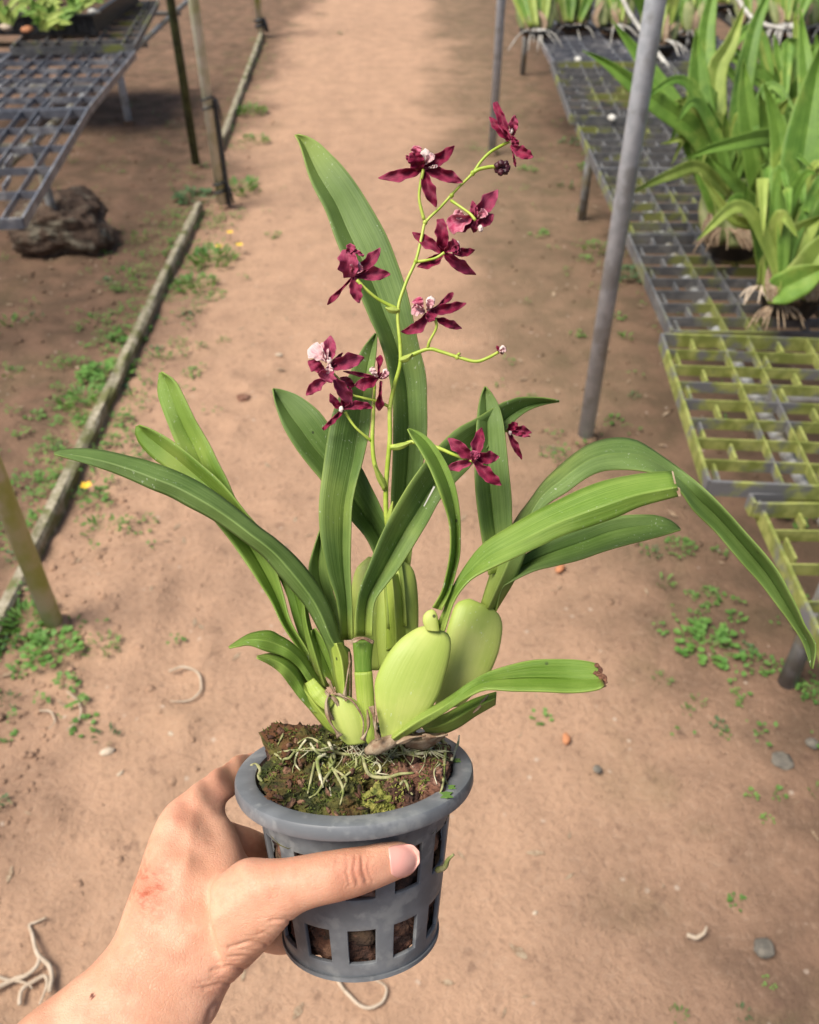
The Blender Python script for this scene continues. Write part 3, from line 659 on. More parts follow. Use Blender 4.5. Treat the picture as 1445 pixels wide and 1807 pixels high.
def clump(name, label, base, leaves, pot=None, bulbs=(), grp='potted orchids on the right bench'):
    e = empty(name, base); tag(e, label, 'orchid plant', grp)
    for i, (pts, w, mm, tn) in enumerate(leaves): strap('leaf', pts, w, M[mm], e, tn, base=.1)
    for b in bulbs: simple_bulb(e, *b)
    roots(e, leaves[0][0][0][0], leaves[0][0][0][1] + 8, leaves[0][0][0][2] - .05, 16, 46, 'husk', .0022)
    for k in range(24):
        x, y, d = leaves[k % len(leaves)][0][0]; a = random.uniform(-1, 1)
        strap('leaf', [(x, y - 10, d), (x + a * 30, y - random.uniform(70, 130), d - .03), (x + a * random.uniform(70, 110), y - random.uniform(130, 250), d - .08), (x + a * random.uniform(130, 190), y - random.uniform(90, 230), d - .14)], random.uniform(15, 26), M[random.choice([BL, BL, BP])], e, random.uniform(-.2, .3), base=.1)
    return e
BL, BP = 'bench_leaf', 'bench_leaf_pale'
D = 2.36
b1 = G(1288, 448, .48); 
pe = empty('plant_pot', (b1.x, b1.y, .483)); tag(pe, 'black pot of the tall strap leaved orchid on the right bench', 'pot', 'black pots on the right bench'); bench_pot(pe, Vector((b1.x, b1.y, .483)), .085, .07)
clump('potted_orchid', 'tall strap leaved orchid in the left black pot on the right bench', (b1.x, b1.y, .55), [
    ([(1275, 395, 2.36), (1245, 255, 2.27), (1150, 175, 2.2), (1070, 112, 2.15), (1028, 90, 2.14)], 42, BL, .25),
    ([(1262, 390, 2.40), (1225, 250, 2.36), (1150, 130, 2.34), (1080, 36, 2.32)], 38, BL, .1),
    ([(1268, 395, 2.34), (1240, 225, 2.28), (1228, 50, 2.24)], 52, BL, .05),
    ([(1285, 395, 2.42), (1245, 112, 2.42), (1268, -60, 2.40)], 40, BL, .15),
    ([(1278, 390, 2.38), (1262, 150, 2.36), (1290, 78, 2.33), (1314, 6, 2.31)], 40, BP, .0),
    ([(1345, 372, 2.33), (1330, 268, 2.26), (1317, 175, 2.22), (1312, 104, 2.2)], 42, BL, .4),
    ([(1300, 400, 2.37), (1380, 252, 2.18), (1274, 258, 2.12), (1203, 283, 2.10)], 36, BL, .45),
    ([(1290, 350, 2.30), (1235, 296, 2.2), (1188, 307, 2.16), (1117, 338, 2.13)], 24, BP, -.2),
    ([(1352, 385, 2.3), (1309, 337, 2.24), (1252, 275, 2.2)], 26, BL, .3),
    ([(1300, 400, 2.44), (1310, 240, 2.46), (1300, 110, 2.48)], 38, BL, 0),
    ([(1320, 400, 2.40), (1300, 250, 2.4), (1330, 60, 2.4), (1370, -40, 2.4)], 36, BL, -.05)],
    bulbs=[(1262, 432, 2.36, 52, 110, -6, .1), (1300, 436, 2.34, 60, 120, 6, -.1), (1338, 430, 2.37, 50, 105, 14, .05), (1280, 430, 2.42, 50, 115, 0, 0)])
b2 = G(1388, 548, .48)
pe = empty('plant_pot', (b2.x, b2.y, .483)); tag(pe, 'black pot of the leafy clump at the right frame edge', 'pot', 'black pots on the right bench'); bench_pot(pe, Vector((b2.x, b2.y, .483)), .088, .07)
e = clump('potted_orchid', 'broad leaved orchid clump in the right black pot at the frame edge', (b2.x, b2.y, .55), [
    ([(1372, 530, 2.08), (1400, 400, 2.04), (1420, 258, 2.0), (1452, 70, 1.97)], 78, BL, .05),
    ([(1360, 520, 2.10), (1374, 400, 2.06), (1376, 250, 2.04), (1346, 140, 2.0)], 40, BL, .3),
    ([(1345, 510, 2.05), (1390, 440, 1.98), (1450, 380, 1.94)], 60, BP, -.4),
    ([(1350, 525, 2.02), (1400, 500, 1.96), (1460, 470, 1.92)], 56, BL, .25),
    ([(1380, 525, 2.0), (1430, 470, 1.95), (1475, 400, 1.93)], 60, BP, -.5),
    ([(1350, 515, 2.12), (1410, 380, 2.12), (1450, 200, 2.12)], 62, BL, .0),
    ([(1400, 520, 2.14), (1435, 300, 2.16), (1412, 14, 2.2)], 46, BL, .35),
    ([(1390, 520, 2.1), (1450, 420, 2.02), (1480, 300, 2.0)], 70, BL, .1)],
    bulbs=[(1362, 525, 2.06, 54, 80, 20, .0), (1395, 530, 2.04, 60, 90, 24, -.2), (1428, 528, 2.06, 60, 90, 24, .1)])
roots(e, 1345, 505, 2.02, 14, 34, 'pale', .0028)
b3 = G(1420, 330, .48)
pe = empty('plant_pot', (b3.x, b3.y, .483)); tag(pe, 'black pot hidden behind the front leafy clump', 'pot', 'black pots on the right bench'); bench_pot(pe, Vector((b3.x, b3.y, .483)), .085, .07)
d3 = (b3 - EYE).dot(FW)
clump('potted_orchid', 'orchid with arching leaves at the right edge behind the front leafy clump', (b3.x, b3.y, .55), [
    ([(1410, 300, d3), (1400, 220, d3 - .05), (1370, 165, d3 - .08), (1330, 190, d3 - .12)], 28, BL, .2),
    ([(1420, 300, d3), (1450, 180, d3), (1440, 60, d3)], 34, BL, .1), ([(1400, 300, d3), (1390, 180, d3), (1365, 60, d3)], 32, BL, .2),
    ([(1430, 300, d3), (1470, 200, d3), (1500, 120, d3)], 34, BP, -.2), ([(1395, 300, d3), (1350, 230, d3 - .1), (1300, 215, d3 - .15)], 24, BL, .35), ([(1410, 300, d3), (1420, 160, d3), (1400, 20, d3)], 30, BP, -.3)],
    bulbs=[(1395, 325, d3, 44, 80, 0, 0), (1430, 328, d3, 46, 85, 8, 0)])
# far orchids along the top of the frame
def far_orchid(x, y, d, n, w, label, hang, lean=0, hgt=190):
    n += 3; w *= .8; y -= random.uniform(6, 22); hgt *= random.uniform(.8, 1.25); lean += random.uniform(-30, 30)
    c = P(x, y, d); e = empty('potted_orchid', c); tag(e, label, 'orchid plant', 'potted orchids on the right bench')
    for i in range(n):
        a = (i - (n - 1) / 2) / max(1, n - 1); q = random.uniform(.7, 1.1)
        strap('leaf', [(x + a * 30, y, d + random.uniform(-.05, .05)), (x + a * 90 + lean * .5, y - hgt * .55 * q, d - .05), (x + a * 200 + lean, y - hgt * q * (1.1 - abs(a) * .8), d - .12 + random.uniform(-.1, .1))], w * random.uniform(.8, 1.15), M[random.choice([BL, BL, BP])], e, random.uniform(-.1, .3), base=.08)
    for i in range(3): simple_bulb(e, x + (i - 1) * 20, y + 6, d + random.uniform(-.03, .03), 24, 56, (i - 1) * 6, random.uniform(-.1, .2))
    pp = P(x, y + 8, d); rr = random.uniform(.07, .09)
    if pp.z - .505 > .01: bench_pot(e, Vector((pp.x, pp.y, .505)), rr, max(.03, pp.z - .515))
    if hang: roots(e, x, y + 4, d - .05, hang, 42, 'whiteroot', .0035)
    return e
far_orchid(945, 62, 4.62, 7, 24, 'far orchid with white roots hanging off the bench corner', 9, -10)
far_orchid(1010, 45, 4.75, 6, 24, 'far orchid just right of the one with hanging roots', 3, 10)
far_orchid(1085, 60, 4.65, 6, 22, 'far orchid right behind the top of the tall grey post', 6)
far_orchid(1165, 75, 4.3, 6, 24, 'far orchid between the tall post and the strap leaved orchid', 8, 10)
far_orchid(1215, 60, 4.5, 6, 24, 'far orchid behind the upright strap leaves', 7, 10)
far_orchid(1392, 55, 4.4, 8, 26, 'orchid with a tuft of white roots on the far right bench', 22, 0)
far_orchid(1330, 45, 4.9, 7, 26, 'orchid left of the white root tuft on the far right bench', 4)
far_orchid(1455, 60, 4.6, 7, 28, 'orchid at the right frame edge on the far right bench', 6)
far_orchid(1270, 25, 5.2, 7, 26, 'orchid deep at the back between the two right benches', 3)
for i, (pts, lab) in enumerate(([[(1095, -10, 4.4), (1115, 30, 4.35), (1180, 120, 4.2), (1205, 140, 4.15)], 'pale dry stick leaning on the right bench behind the tall post'],
                                [[(1290, -20, 4.5), (1330, 35, 4.3), (1385, 52, 4.2)], 'pale bent stick beside the white root tuft'])):
    tag(tube('dry_stick', [P(*p) for p in pts], .011, M['whiteroot'], None, 8, 14), lab, 'stick')
# little things on the trays
for i, (x, y, lab) in enumerate(((1020, 105, 'white plastic tag on the raised corner tray'), (1080, 208, 'white bead of perlite on the tray rim by the tall post'))):
    tag(lump('white_tag', G(x, y, .508), (.018, .03, .012), M['whiteroot'], i + 3, sub=2, amp=.2), lab, 'tag')

# seedling tray, left
s0 = G(-40, 92, .53); s1 = G(172, 62, .53)
sx0, sx1, sy0 = -2.75, s1.x, s1.y - .02; sy1 = sy0 + .95
e = empty('seedling_tray', ((sx0 + sx1) / 2, (sy0 + sy1) / 2, .53)); tag(e, 'black plastic seedling tray on the far end of the left bench', 'tray')
V, Fc = box_geo(sx0, sx1, sy0, sy1, .533, .545); mesh('base', V, Fc, M['black'], e, False)
for nm, b in (('side_wall', (sx0, sx1, sy0, sy0 + .012, .545, .625)), ('side_wall', (sx0, sx1, sy1 - .012, sy1, .545, .625)), ('end_wall', (sx0, sx0 + .012, sy0 + .012, sy1 - .012, .545, .625)), ('end_wall', (sx1 - .012, sx1, sy0 + .012, sy1 - .012, .545, .625)),
              ('rim', (sx0 - .02, sx1 + .02, sy0 - .02, sy0 + .006, .625, .634)), ('rim', (sx1 - .008, sx1 + .02, sy0 + .006, sy1, .625, .634))):
    V, Fc = box_geo(*b); mesh(nm, V, Fc, M['black'], e, False)
for k in range(16): V, Fc = box_geo(sx1 - .06 - k*.065, sx1 - .035 - k*.065, sy0 - .006, sy0 - .0005, .548, .622); mesh('rib', V, Fc, M['black'], e, False)
V = []; Fc = []; nx, ny = 40, 26
for j in range(ny):
    for i in range(nx):
        x = lerp(sx0 + .015, sx1 - .015, i / (nx-1)); y = lerp(sy0 + .015, sy1 - .015, j / (ny-1)); V.append((x, y, .618 + .03 * fbm(Vector((x*16, y*16, 2)), 3)))
for j in range(ny-1):
    for i in range(nx-1): Fc.append((j*nx+i, j*nx+i+1, (j+1)*nx+i+1, (j+1)*nx+i))
mesh('potting_bark', V, Fc, M['fill'], e)
k = 0
for x, y, s in ((15, 45, 1), (60, 30, 1.1), (95, 45, 1), (130, 25, .9), (40, 10, 1.1), (85, 5, 1), (120, -5, 1), (5, 20, 1), (75, 55, .8), (110, 52, .7)):
    d = (G(x, y, .63) - EYE).dot(FW); c = G(x, y, .63); ee = empty('orchid_seedling', c); k += 1
    tag(ee, 'tuft of orchid seedling leaves in the black seedling tray', 'seedling', 'seedlings in the black tray')
    for q in range(7):
        a = random.uniform(-1, 1)
        strap('leaf', [(x + a * 6, y, d), (x + a * 26, y - 26 * s * random.uniform(.6, 1.2), d - .02), (x + a * 62, y - random.uniform(10, 50) * s, d - .05)], 11, M[random.choice([BL, BP])], ee, random.uniform(0, .5), base=.2)
for i, (x, y) in enumerate(((10, 48), (48, 52), (78, 44), (100, 46), (22, 30), (150, 8), (165, 20))):
    m = M[['pale', 'orange', 'whiteroot', 'bark_red'][i % 4]]
    tag(lump('bark_chip', G(x, y, .642), (.03, .022, .014), m, i, sub=2, amp=.5, rot=i), 'loose bark chip among the seedlings in the black tray', 'bark chip', 'chips in the seedling tray')

# ================================================================ the orchid in the hand
POTD = .45; TILT = R(8); ROLL = R(-1.6)
PC = P(626, 1355, POTD)
AX = (UP * math.cos(TILT) - FW * math.sin(TILT)); BK = (FW * math.cos(TILT) + UP * math.sin(TILT))
AX2 = AX * math.cos(ROLL) + RT * math.sin(ROLL); SX = RT * math.cos(ROLL) - AX * math.sin(ROLL); AX = AX2
def Q(r, a, h):          # pot coordinates: radius, angle (0 = right, 90 = away from the viewer), height from the rim plane
    return PC + SX * (r * math.cos(a)) + BK * (r * math.sin(a)) + AX * h
pot = empty('net_pot', PC - AX * .09); tag(pot, 'round grey plastic slotted net pot held in the hand', 'pot')
def sharp(o, a=35):
    o.data.set_sharp_from_angle(angle=R(a)); return o
def lathe(name, prof, m, parent, seg=96, closed=True):
    V = [Q(r, 2*math.pi*k/seg, h) for r, h in prof for k in range(seg)]; n = len(prof); Fc = []
    for i in range(n if closed else n-1):
        j = (i + 1) % n
        for k in range(seg): k2 = (k + 1) % seg; Fc.append((i*seg+k, i*seg+k2, j*seg+k2, j*seg+k))
    return sharp(mesh(name, V, Fc, m, parent))
lathe('rim', [(.0515, -.002), (.0520, .0003), (.0535, .0010), (.0600, .0008), (.0618, .0002), (.0625, -.0010), (.0626, -.0055), (.0620, -.0070), (.0600, -.0074), (.0545, -.0074), (.0535, -.0085), (.0512, -.0085)], M['pot'], pot)
def wall_r(h): return lerp(.0530, .0415, min(1, -h / .09))
def pot_wall():
    NA = 12; sub = 8; hs = [-.0085, -.014, -.0195, -.023, -.030, -.038, -.046, -.0495, -.053, -.0565, -.060, -.0635, -.070, -.077, -.083, -.0855, -.088, -.0905]
    slot = lambda h: (-.047 <= h <= -.0225) or (-.0838 <= h <= -.0630)
    angs = []
    for s in range(NA):
        c = R(-90 + 5) + s * 2 * math.pi / NA; w = 2 * math.pi / NA
        for f in (-.5, -.42, -.34, -.30, -.15, 0, .15, .30, .34, .42): angs.append((c + f * w, f))
    V = []; Fc = []; n = len(angs)
    for h in hs:
        for a, f in angs: V.append(Q(wall_r(h), a, h))
    for i in range(len(hs) - 1):
        hm = (hs[i] + hs[i+1]) / 2
        for k in range(n):
            f0 = angs[k][1]; f1 = angs[(k+1) % n][1] if k % 10 != 9 else .5
            fm = (f0 + f1) / 2
            if slot(hm) and abs(fm) < .30: continue
            Fc.append((i*n+k, i*n+(k+1) % n, (i+1)*n+(k+1) % n, (i+1)*n+k))
    o = mesh('slotted_wall', V, Fc, M['pot'], pot)
    s = o.modifiers.new('thick', 'SOLIDIFY'); s.thickness = .0022; s.offset = 1
    bevel(o, .0003, 2); sharp(o, 30)
pot_wall()
# bottom of the pot: ring and spokes
lathe('base_ring', [(.0425, -.0905), (.0425, -.0925), (.0330, -.0925), (.0330, -.0905)], M['pot'], pot, 64)
for k in range(6):
    a = k * math.pi / 3; c, s = math.cos(a), math.sin(a); V = []
    for r in (0.0, .0335):
        for w in (-.003, .003):
            for h in (-.0908, -.0922): V.append(PC + SX*(r*c - w*s) + BK*(r*s + w*c) + AX*h)
    mesh('base_spoke', V, [(0,1,3,2),(4,6,7,5),(0,4,5,1),(2,3,7,6),(0,2,6,4),(1,5,7,3)], M['pot'], pot, False)
# growing medium: bark packed inside
pk = empty('bark_filling', PC - AX * .088); tag(pk, 'dark bark and husk chunks filling the grey net pot', 'bark')
rnd = random.Random(5)
V = []; Fc = []; seg = 72; hs = [-.010 - .0787 * i / 24 for i in range(25)]
for h in hs:
    for k in range(seg):
        a = 6.28319 * k / seg; r = wall_r(h) - .006 + .0045 * fbm(Vector((math.cos(a)*5, math.sin(a)*5, h*120)), 3); V.append(Q(min(r, wall_r(h) - .0015), a, h))
for i in range(24):
    for k in range(seg): Fc.append((i*seg+k, i*seg+(k+1) % seg, (i+1)*seg+(k+1) % seg, (i+1)*seg+k))
Fc += [tuple(range(seg)), tuple(range(24*seg, 25*seg))[::-1]]
mesh('packed_bark', V, Fc, M['bark'], pk)
def chunk(a, r, h, sz, m, seed, name='bark_chunk', parent=None, box=.55, amp=.45, rot=None, sub=4):
    o = lump(name, (0, 0, 0), sz, m, seed, box=box, amp=amp, rough=5.5, sub=5 if sub == 4 else sub)
    c = Q(r, a, h)
    rx = rot if rot is not None else seed * 1.7
    for v in o.data.vertices:
        p = v.co; p = Vector((p.x*math.cos(rx) - p.y*math.sin(rx), p.x*math.sin(rx) + p.y*math.cos(rx), p.z)); v.co = c + SX*p.x + BK*p.y + AX*p.z
    if parent: o.parent = parent; o.matrix_parent_inverse = parent.matrix_basis.inverted()
    return o
k = 0
for row, h in ((0, -.030), (1, -.040), (2, -.068), (3, -.078)):
    for s in range(12):
        k += 1; chunk(R(-85 + 30 * s + rnd.uniform(-6, 6)), wall_r(h) - .0095, h, (.0105, .006, rnd.uniform(.007, .010)), M[rnd.choice(['bark', 'bark_red', 'bark', 'fill'])], k * 1.3, parent=pk, rot=R(30 * s + 5), sub=3)
cap = []
def medium(label, x, y, d, sz, m, seed, rot=0, name='bark_chunk', box=.6, amp=.4):
    w = P(x, y, d) - PC; r = math.hypot(w.dot(SX), w.dot(BK)); a = math.atan2(w.dot(BK), w.dot(SX))
    return tag(chunk(a, r, w.dot(AX), sz, m, seed, name, rot=rot, box=box, amp=amp), label, 'bark' if 'chunk' in name else 'moss')
V = []; Fc = []; nr = 14
for i in range(nr + 1):
    r = .0505 * i / nr
    for k in range(48):
        a = 6.28319 * k / 48; V.append(Q(r, a, -.016 + .005 * fbm(Vector((math.cos(a)*r*120, math.sin(a)*r*120, 1)), 4) - .004 * (i / nr) ** 4))
for i in range(nr):
    for k in range(48): Fc.append((i*48+k, i*48+(k+1) % 48, (i+1)*48+(k+1) % 48, (i+1)*48+k))
mesh('mossy_top', V, Fc, M['moss'], pk)
medium('large mossy husk block rising at the left side of the pot', 535, 1345, .452, (.021, .022, .019), M['moss'], 2.2, .5)
medium('mossy husk block at the left front inside the rim', 520, 1398, .428, (.019, .011, .008), M['moss'], 5.1, .3)
medium('dark mossy husk block at the front of the pot middle', 588, 1425, .420, (.016, .011, .009), M['moss'], 8.4, -.2)
medium('bright yellow green moss lump at the front of the pot', 668, 1424, .418, (.0085, .008, .010), M['moss_bright'], 3.3, .2, 'moss_clump')
medium('reddish brown bark chunk at the right inside the pot', 745, 1385, .430, (.013, .009, .011), M['bark_red'], 7.7, -.4)
medium('dark bark chunk at the right back inside the rim', 748, 1338, .452, (.014, .012, .008), M['bark'], 9.2, .3)
medium('mossy bark chunk below the front pseudobulb', 640, 1362, .438, (.018, .012, .008), M['moss'], 11.4, .1)
medium('brown bark chunk behind the stems at the back of the pot', 610, 1308, .475, (.022, .014, .010), M['bark'], 12.9, .1)
medium('dark husk at the left back beside the rim', 500, 1330, .470, (.010, .012, .014), M['bark'], 14.2, .1)
for i, (x, y, d, sz, mm) in enumerate(((560, 1310, .462, .012, 'bark'), (690, 1330, .450, .011, 'moss'), (700, 1400, .424, .010, 'bark'), (610, 1395, .428, .010, 'moss'), (555, 1420, .421, .010, 'moss'), (720, 1425, .418, .009, 'bark'), (488, 1365, .446, .009, 'moss'), (770, 1360, .438, .009, 'bark_red'), (560, 1370, .438, .012, 'moss'), (690, 1372, .434, .010, 'bark'), (650, 1330, .448, .012, 'bark'), (705, 1310, .462, .012, 'bark'))):
    medium(['brown husk chunk left of the small front pseudobulb', 'mossy chunk right of the stem base', 'dark chunk between yellow moss and reddish bark', 'mossy chunk in the pot centre', 'mossy chunk near the front left rim', 'dark chunk at the right front rim', 'mossy chunk at the far left of the rim', 'reddish chunk touching the right rim', 'mossy chunk under the left roots', 'dark chunk under the long white root', 'dark chunk right below the stem base', 'dark chunk behind the cut leaf sheath'][i], x, y, d, (sz, sz * .75, sz * .7), M[mm], 20 + i * 1.9, i * .7)
medium('small green moss tuft at the front beside the yellow lump', 625, 1440, .412, (.010, .006, .006), M['moss'], 15.5, .1, 'moss_clump')
# green leaf flecks stuck to the rim
for i, (x, y, w) in enumerate(((806, 1341, 10), (788, 1402, 15), (797, 1388, 9))):
    for_d = None; r = FW + (x - CX) / F * RT - (y - CY) / F * UP; tt = (PC + AX * .0016 - EYE).dot(AX) / r.dot(AX); c = EYE + r * tt
    Vv = []; nn = 12
    for k in range(nn):
        a = 6.283 * k / nn; q = w / F * .43 * (1 if k % 2 else .62) * (1.2 if k % 3 else .8); Vv.append(c + SX * (math.cos(a) * q * .7) + BK * (math.sin(a) * q))
    o = mesh('leaf_scrap', Vv, [tuple(range(nn))], M['weed'], None, False, [(.3, .5)] * nn, {'tone': .6, 'pale': .2, 'burn': 0.0}); s = o.modifiers.new('t', 'SOLIDIFY'); s.thickness = .0004
    tag(o, ['green leaf scrap on the right rim near the back', 'larger green leaf scrap on the right front rim', 'small green leaf scrap between the other two rim scraps'][i], 'leaf scrap')

orc = empty('orchid', P(655, 1310, .44)); tag(orc, 'orchid with dark red flowers and long green leaves in the grey net pot', 'orchid')
LF, LB = M['leaf'], M['leaf_bright']
# back pseudobulb pair and stalk
bulb_px('pseudobulb', [(628, 1180), (620, 1110), (619, 1050), (628, 1005), (650, 982)], [(700, 1180), (712, 1110), (712, 1050), (702, 1010), (680, 986)], .475, orc, -.1, .45)
bulb_px('pseudobulb', [(668, 1180), (662, 1110), (668, 1040), (680, 1000), (695, 990)], [(728, 1175), (738, 1110), (737, 1045), (729, 1005), (712, 990)], .468, orc, -.2, .45)
leaf('leaf', [(690, 1010), (690, 940), (690, 882), (692.6, 826), (694, 759), (692.6, 703), (682.7, 643), (666, 590), (656, 570), (640, 532), (595.5, 430), (575, 373), (548, 319), (530, 258), (520, 238)],
     [(722, 1010), (735, 900), (746, 819), (753, 766), (753, 709.5), (751, 660), (739, 610), (729, 564), (716.5, 510), (697, 452.5), (681.5, 414), (659, 373), (627, 322), (602, 290), (584, 272), (563, 252), (544, 241), (526, 237)],
     [.475, .480, .483, .484, .486, .490, .497], LF, orc, mid=[.55, .5, .42, .35, .3, .25], fold=[.004, .010, .012, .010, .006], tilt=[0, .006, .004], tone=.12, base=.1, tipy=.6, n=60, label='tallest leaf rising behind the flower stem with yellowing tip')
# L4 left back leaf
leaf('leaf', [(683, 1110), (680, 1040), (665, 990), (646, 949), (621, 919), (590, 880), (566, 846), (546, 822), (523, 792), (500, 753), (486, 713), (481, 686)],
     [(718, 1105), (712, 1020), (700, 960), (679, 912), (666, 882), (653, 856), (638, 826), (610, 786), (578, 746), (566, 729), (546, 711), (523, 696), (500, 688), (483, 685)],
     [.462, .466, .468, .467, .465, .468], LF, orc, mid=[.6, .5, .42, .36, .3], fold=[.006, .012, .010, .004], tilt=[0, .004], tone=.05, base=.3)
leaf('leaf_sheath', [(680, 1150), (679, 1110), (678, 1060), (679, 1015)], [(718, 1130), (717, 1090), (712, 1050), (702, 1012)], .4600, M['sheath'], orc, fold=-.010, tone=.1, base=0)
# L2 upright centre leaf
leaf('leaf', [(602, 1130), (594, 1060), (579, 1015), (566, 950), (563, 892), (570, 826), (580, 760), (590, 720), (612, 670), (633, 626), (646, 606), (662, 588)],
     [(622, 1129), (621, 1074), (618, 1000), (619, 942), (621, 892), (629, 852), (640, 812), (652, 755), (656, 700), (660, 650), (664, 620), (665, 589)],
     [.452, .450, .450, .455, .462, .470], LF, orc, mid=[.6, .72, .78, .72, .6], fold=[.006, .010, .008, .003], tone=.05, base=.1)
# L17 behind
leaf('leaf', [(590, 1180), (570, 1080), (549, 1030), (545, 1000), (556, 960), (566, 930)], [(612, 1180), (600, 1090), (586, 1040), (578, 1000), (572, 960), (568, 932)], [.468, .474, .476], LF, orc, fold=.006, tone=.05, base=.2)
# L5 crossing leaf
leaf('leaf', [(626, 1122), (627, 1085), (635, 1040), (654, 990), (671, 948), (692, 905), (719, 859), (742, 826), (769, 793), (792, 769), (812, 753), (841, 738), (880, 714), (895, 708), (918, 701), (960, 702), (986, 707)],
     [(656, 1122), (660, 1065), (679, 1035), (699, 1010), (719, 980), (736, 952), (756, 919), (776, 882), (802, 852), (825, 829), (842, 809), (872, 778), (898, 753), (915, 736), (935, 723), (960, 714), (987, 709)],
     [.436, .436, .442, .452, .462, .470, .474], LF, orc, mid=[.6, .55, .6, .66, .72], fold=[.008, .010, .010, .006, .002], tilt=[0, .008, .004], tone=0, base=.12, n=50)
# scrape mark on L5
o = mesh('scratch', [P(747, 893, .4445), P(748.5, 894, .4445), P(768, 859, .4465), P(765, 858, .4465)], [(0, 1, 2, 3)], M['whiteroot'], orc)
# L6 upright right leaf
leaf('leaf', [(862, 1015), (852, 960), (842, 892), (838, 842), (839, 793), (842, 736), (847, 703), (855, 682)],
     [(905, 1000), (903, 919), (902, 876), (897, 826), (892, 776), (887, 739), (879, 713), (867, 693), (857, 682)],
     [.458, .460, .460, .462, .468], LF, orc, mid=[.5, .42, .4, .38], fold=[.005, .010, .008, .003], tone=.1, base=.25, tipy=.15)
# L7 arching leaf
leaf('leaf', [(848, 1068), (866, 1010), (885, 960), (912, 913), (933, 885), (957, 852), (985, 824), (1014, 800), (1042, 783), (1074, 774), (1103, 773), (1127, 779), (1155, 796), (1184, 816), (1212, 836), (1249, 868), (1285, 905), (1317, 941), (1350, 978), (1374, 1010), (1394, 1047), (1410, 1079), (1420, 1103), (1433, 1124), (1440, 1144), (1434, 1180)],
     [(874, 1080), (910, 1020), (930, 970), (957, 900), (1002, 867), (1034, 844), (1062, 832), (1091, 829), (1123, 830), (1160, 838), (1200, 868), (1224, 901), (1261, 937), (1289, 970), (1313, 998), (1342, 1030), (1370, 1067), (1394, 1099), (1415, 1132), (1425, 1160), (1432, 1181)],
     [.455, .456, .456, .457, .458, .456, .452, .448, .445], LF, orc, mid=[.5, .5, .5, .5, .5, .45, .5, .55], fold=[-.008, -.010, -.010, -.012, .004, .013, .013, .010, .004], tilt=[0, -.02, -.03, -.024, .0, .01, .01], tone=.25, base=.13, n=90, label='long leaf arching over to the right and drooping to a curled tip')
# L9
leaf('leaf', [(856, 1072), (890, 1010), (933, 974), (985, 948), (1034, 929), (1070, 915), (1103, 909), (1135, 908), (1160, 910), (1184, 919), (1200, 933)],
     [(876, 1078), (885, 1040), (900, 1028), (941, 1008), (981, 998), (1022, 988), (1062, 974), (1103, 962), (1143, 952), (1176, 943), (1201, 935)],
     [.462, .462, .462, .462, .465], LF, orc, mid=.45, fold=[.002, .008, .008, .002], tilt=-.014, tone=.02, base=.08)
# L8 front cut leaf
leaf('leaf', [(766, 1109), (779, 1084), (794, 1045), (820, 1000), (851, 961), (900, 929), (941, 905), (981, 885), (1022, 865), (1062, 850), (1103, 841), (1143, 835), (1187, 832)],
     [(784, 1114), (791, 1090), (803, 1057), (828, 1025), (860, 1006), (909, 984), (949, 966), (994, 945), (1042, 929), (1087, 913), (1127, 895), (1168, 883), (1199, 875)],
     [.425, .420, .416, .413, .410, .408], LB, orc, mid=[.5, .55, .6, .62, .65], fold=[.006, .003, -.004, -.006, -.006], tilt=-.010, tone=-.12, base=.12, pale=.5, thick=.0009, label='pale green front leaf cut off square at its right end')
mesh('cut_edge', [P(1185, 831, .4078), P(1188, 832, .4078), P(1194, 858, .405), P(1200, 862, .404), P(1201, 876, .403), P(1197, 876, .403), P(1191, 860, .405)], [(0, 1, 2, 6), (2, 3, 4, 5, 6)], M['husk'], orc)
# L10 narrow spotted
leaf('leaf', [(763, 1072), (779, 1045), (786, 1020), (793, 985), (795, 952), (792, 919), (782, 886), (769, 852), (756, 822), (739, 792), (726, 772), (719, 757)],
     [(779, 1077), (789, 1057), (796, 1040), (804, 1010), (811, 980), (812, 950), (812, 919), (809, 886), (802, 852), (792, 826), (779, 802), (762, 779), (742, 763), (721, 756)],
     [.424, .421, .420, .420, .424, .430], LB, orc, mid=[.5, .55, .62, .68], fold=[.004, .006, .006, .002], tilt=[0, .006, .012, .008], tone=-.45, base=.1, pale=.4, tipy=.1)
bulb_px('leaf_neck', [(752, 1112), (746, 1098), (747, 1086), (754, 1078), (762, 1075)], [(776, 1114), (774, 1100), (772, 1088), (769, 1080), (765, 1076)], .424, orc, .1, .6)
# left leaves
leaf('leaf', [(562, 1216), (552, 1189), (529, 1149), (499, 1104), (480, 1064), (462, 1035), (440, 1002), (405, 952), (369, 905), (340, 845), (309, 779), (299, 755), (286, 722), (278, 692), (281, 658)],
     [(576, 1216), (544, 1150), (514, 1099), (500, 1050), (487, 1005), (465, 955), (440, 915), (415, 879), (402, 849), (385, 816), (369, 783), (345, 742), (327, 705), (309, 672), (285, 656)],
     [.452, .455, .462, .470, .478, .485, .490], LB, orc, mid=[.5, .5, .45, .42, .5, .55], fold=[.003, .008, .010, .010, .008, .002], tilt=[0, .004, .0, -.008], tone=-.12, base=.08, pale=.5, n=60)
leaf('leaf', [(553, 1190), (520, 1100), (502, 1040), (470, 985), (400, 915), (330, 858), (286, 821), (266, 806), (246, 783), (238, 762), (240, 752)],
     [(572, 1190), (548, 1110), (530, 1040), (500, 985), (465, 940), (435, 906), (412, 876), (385, 846), (359, 823), (332, 800), (299, 775), (266, 757), (246, 750)],
     [.456, .460, .464, .468, .472, .476], LB, orc, mid=.55, fold=[.004, .008, .006, .002], tilt=-.01, tone=-.38, base=.06)
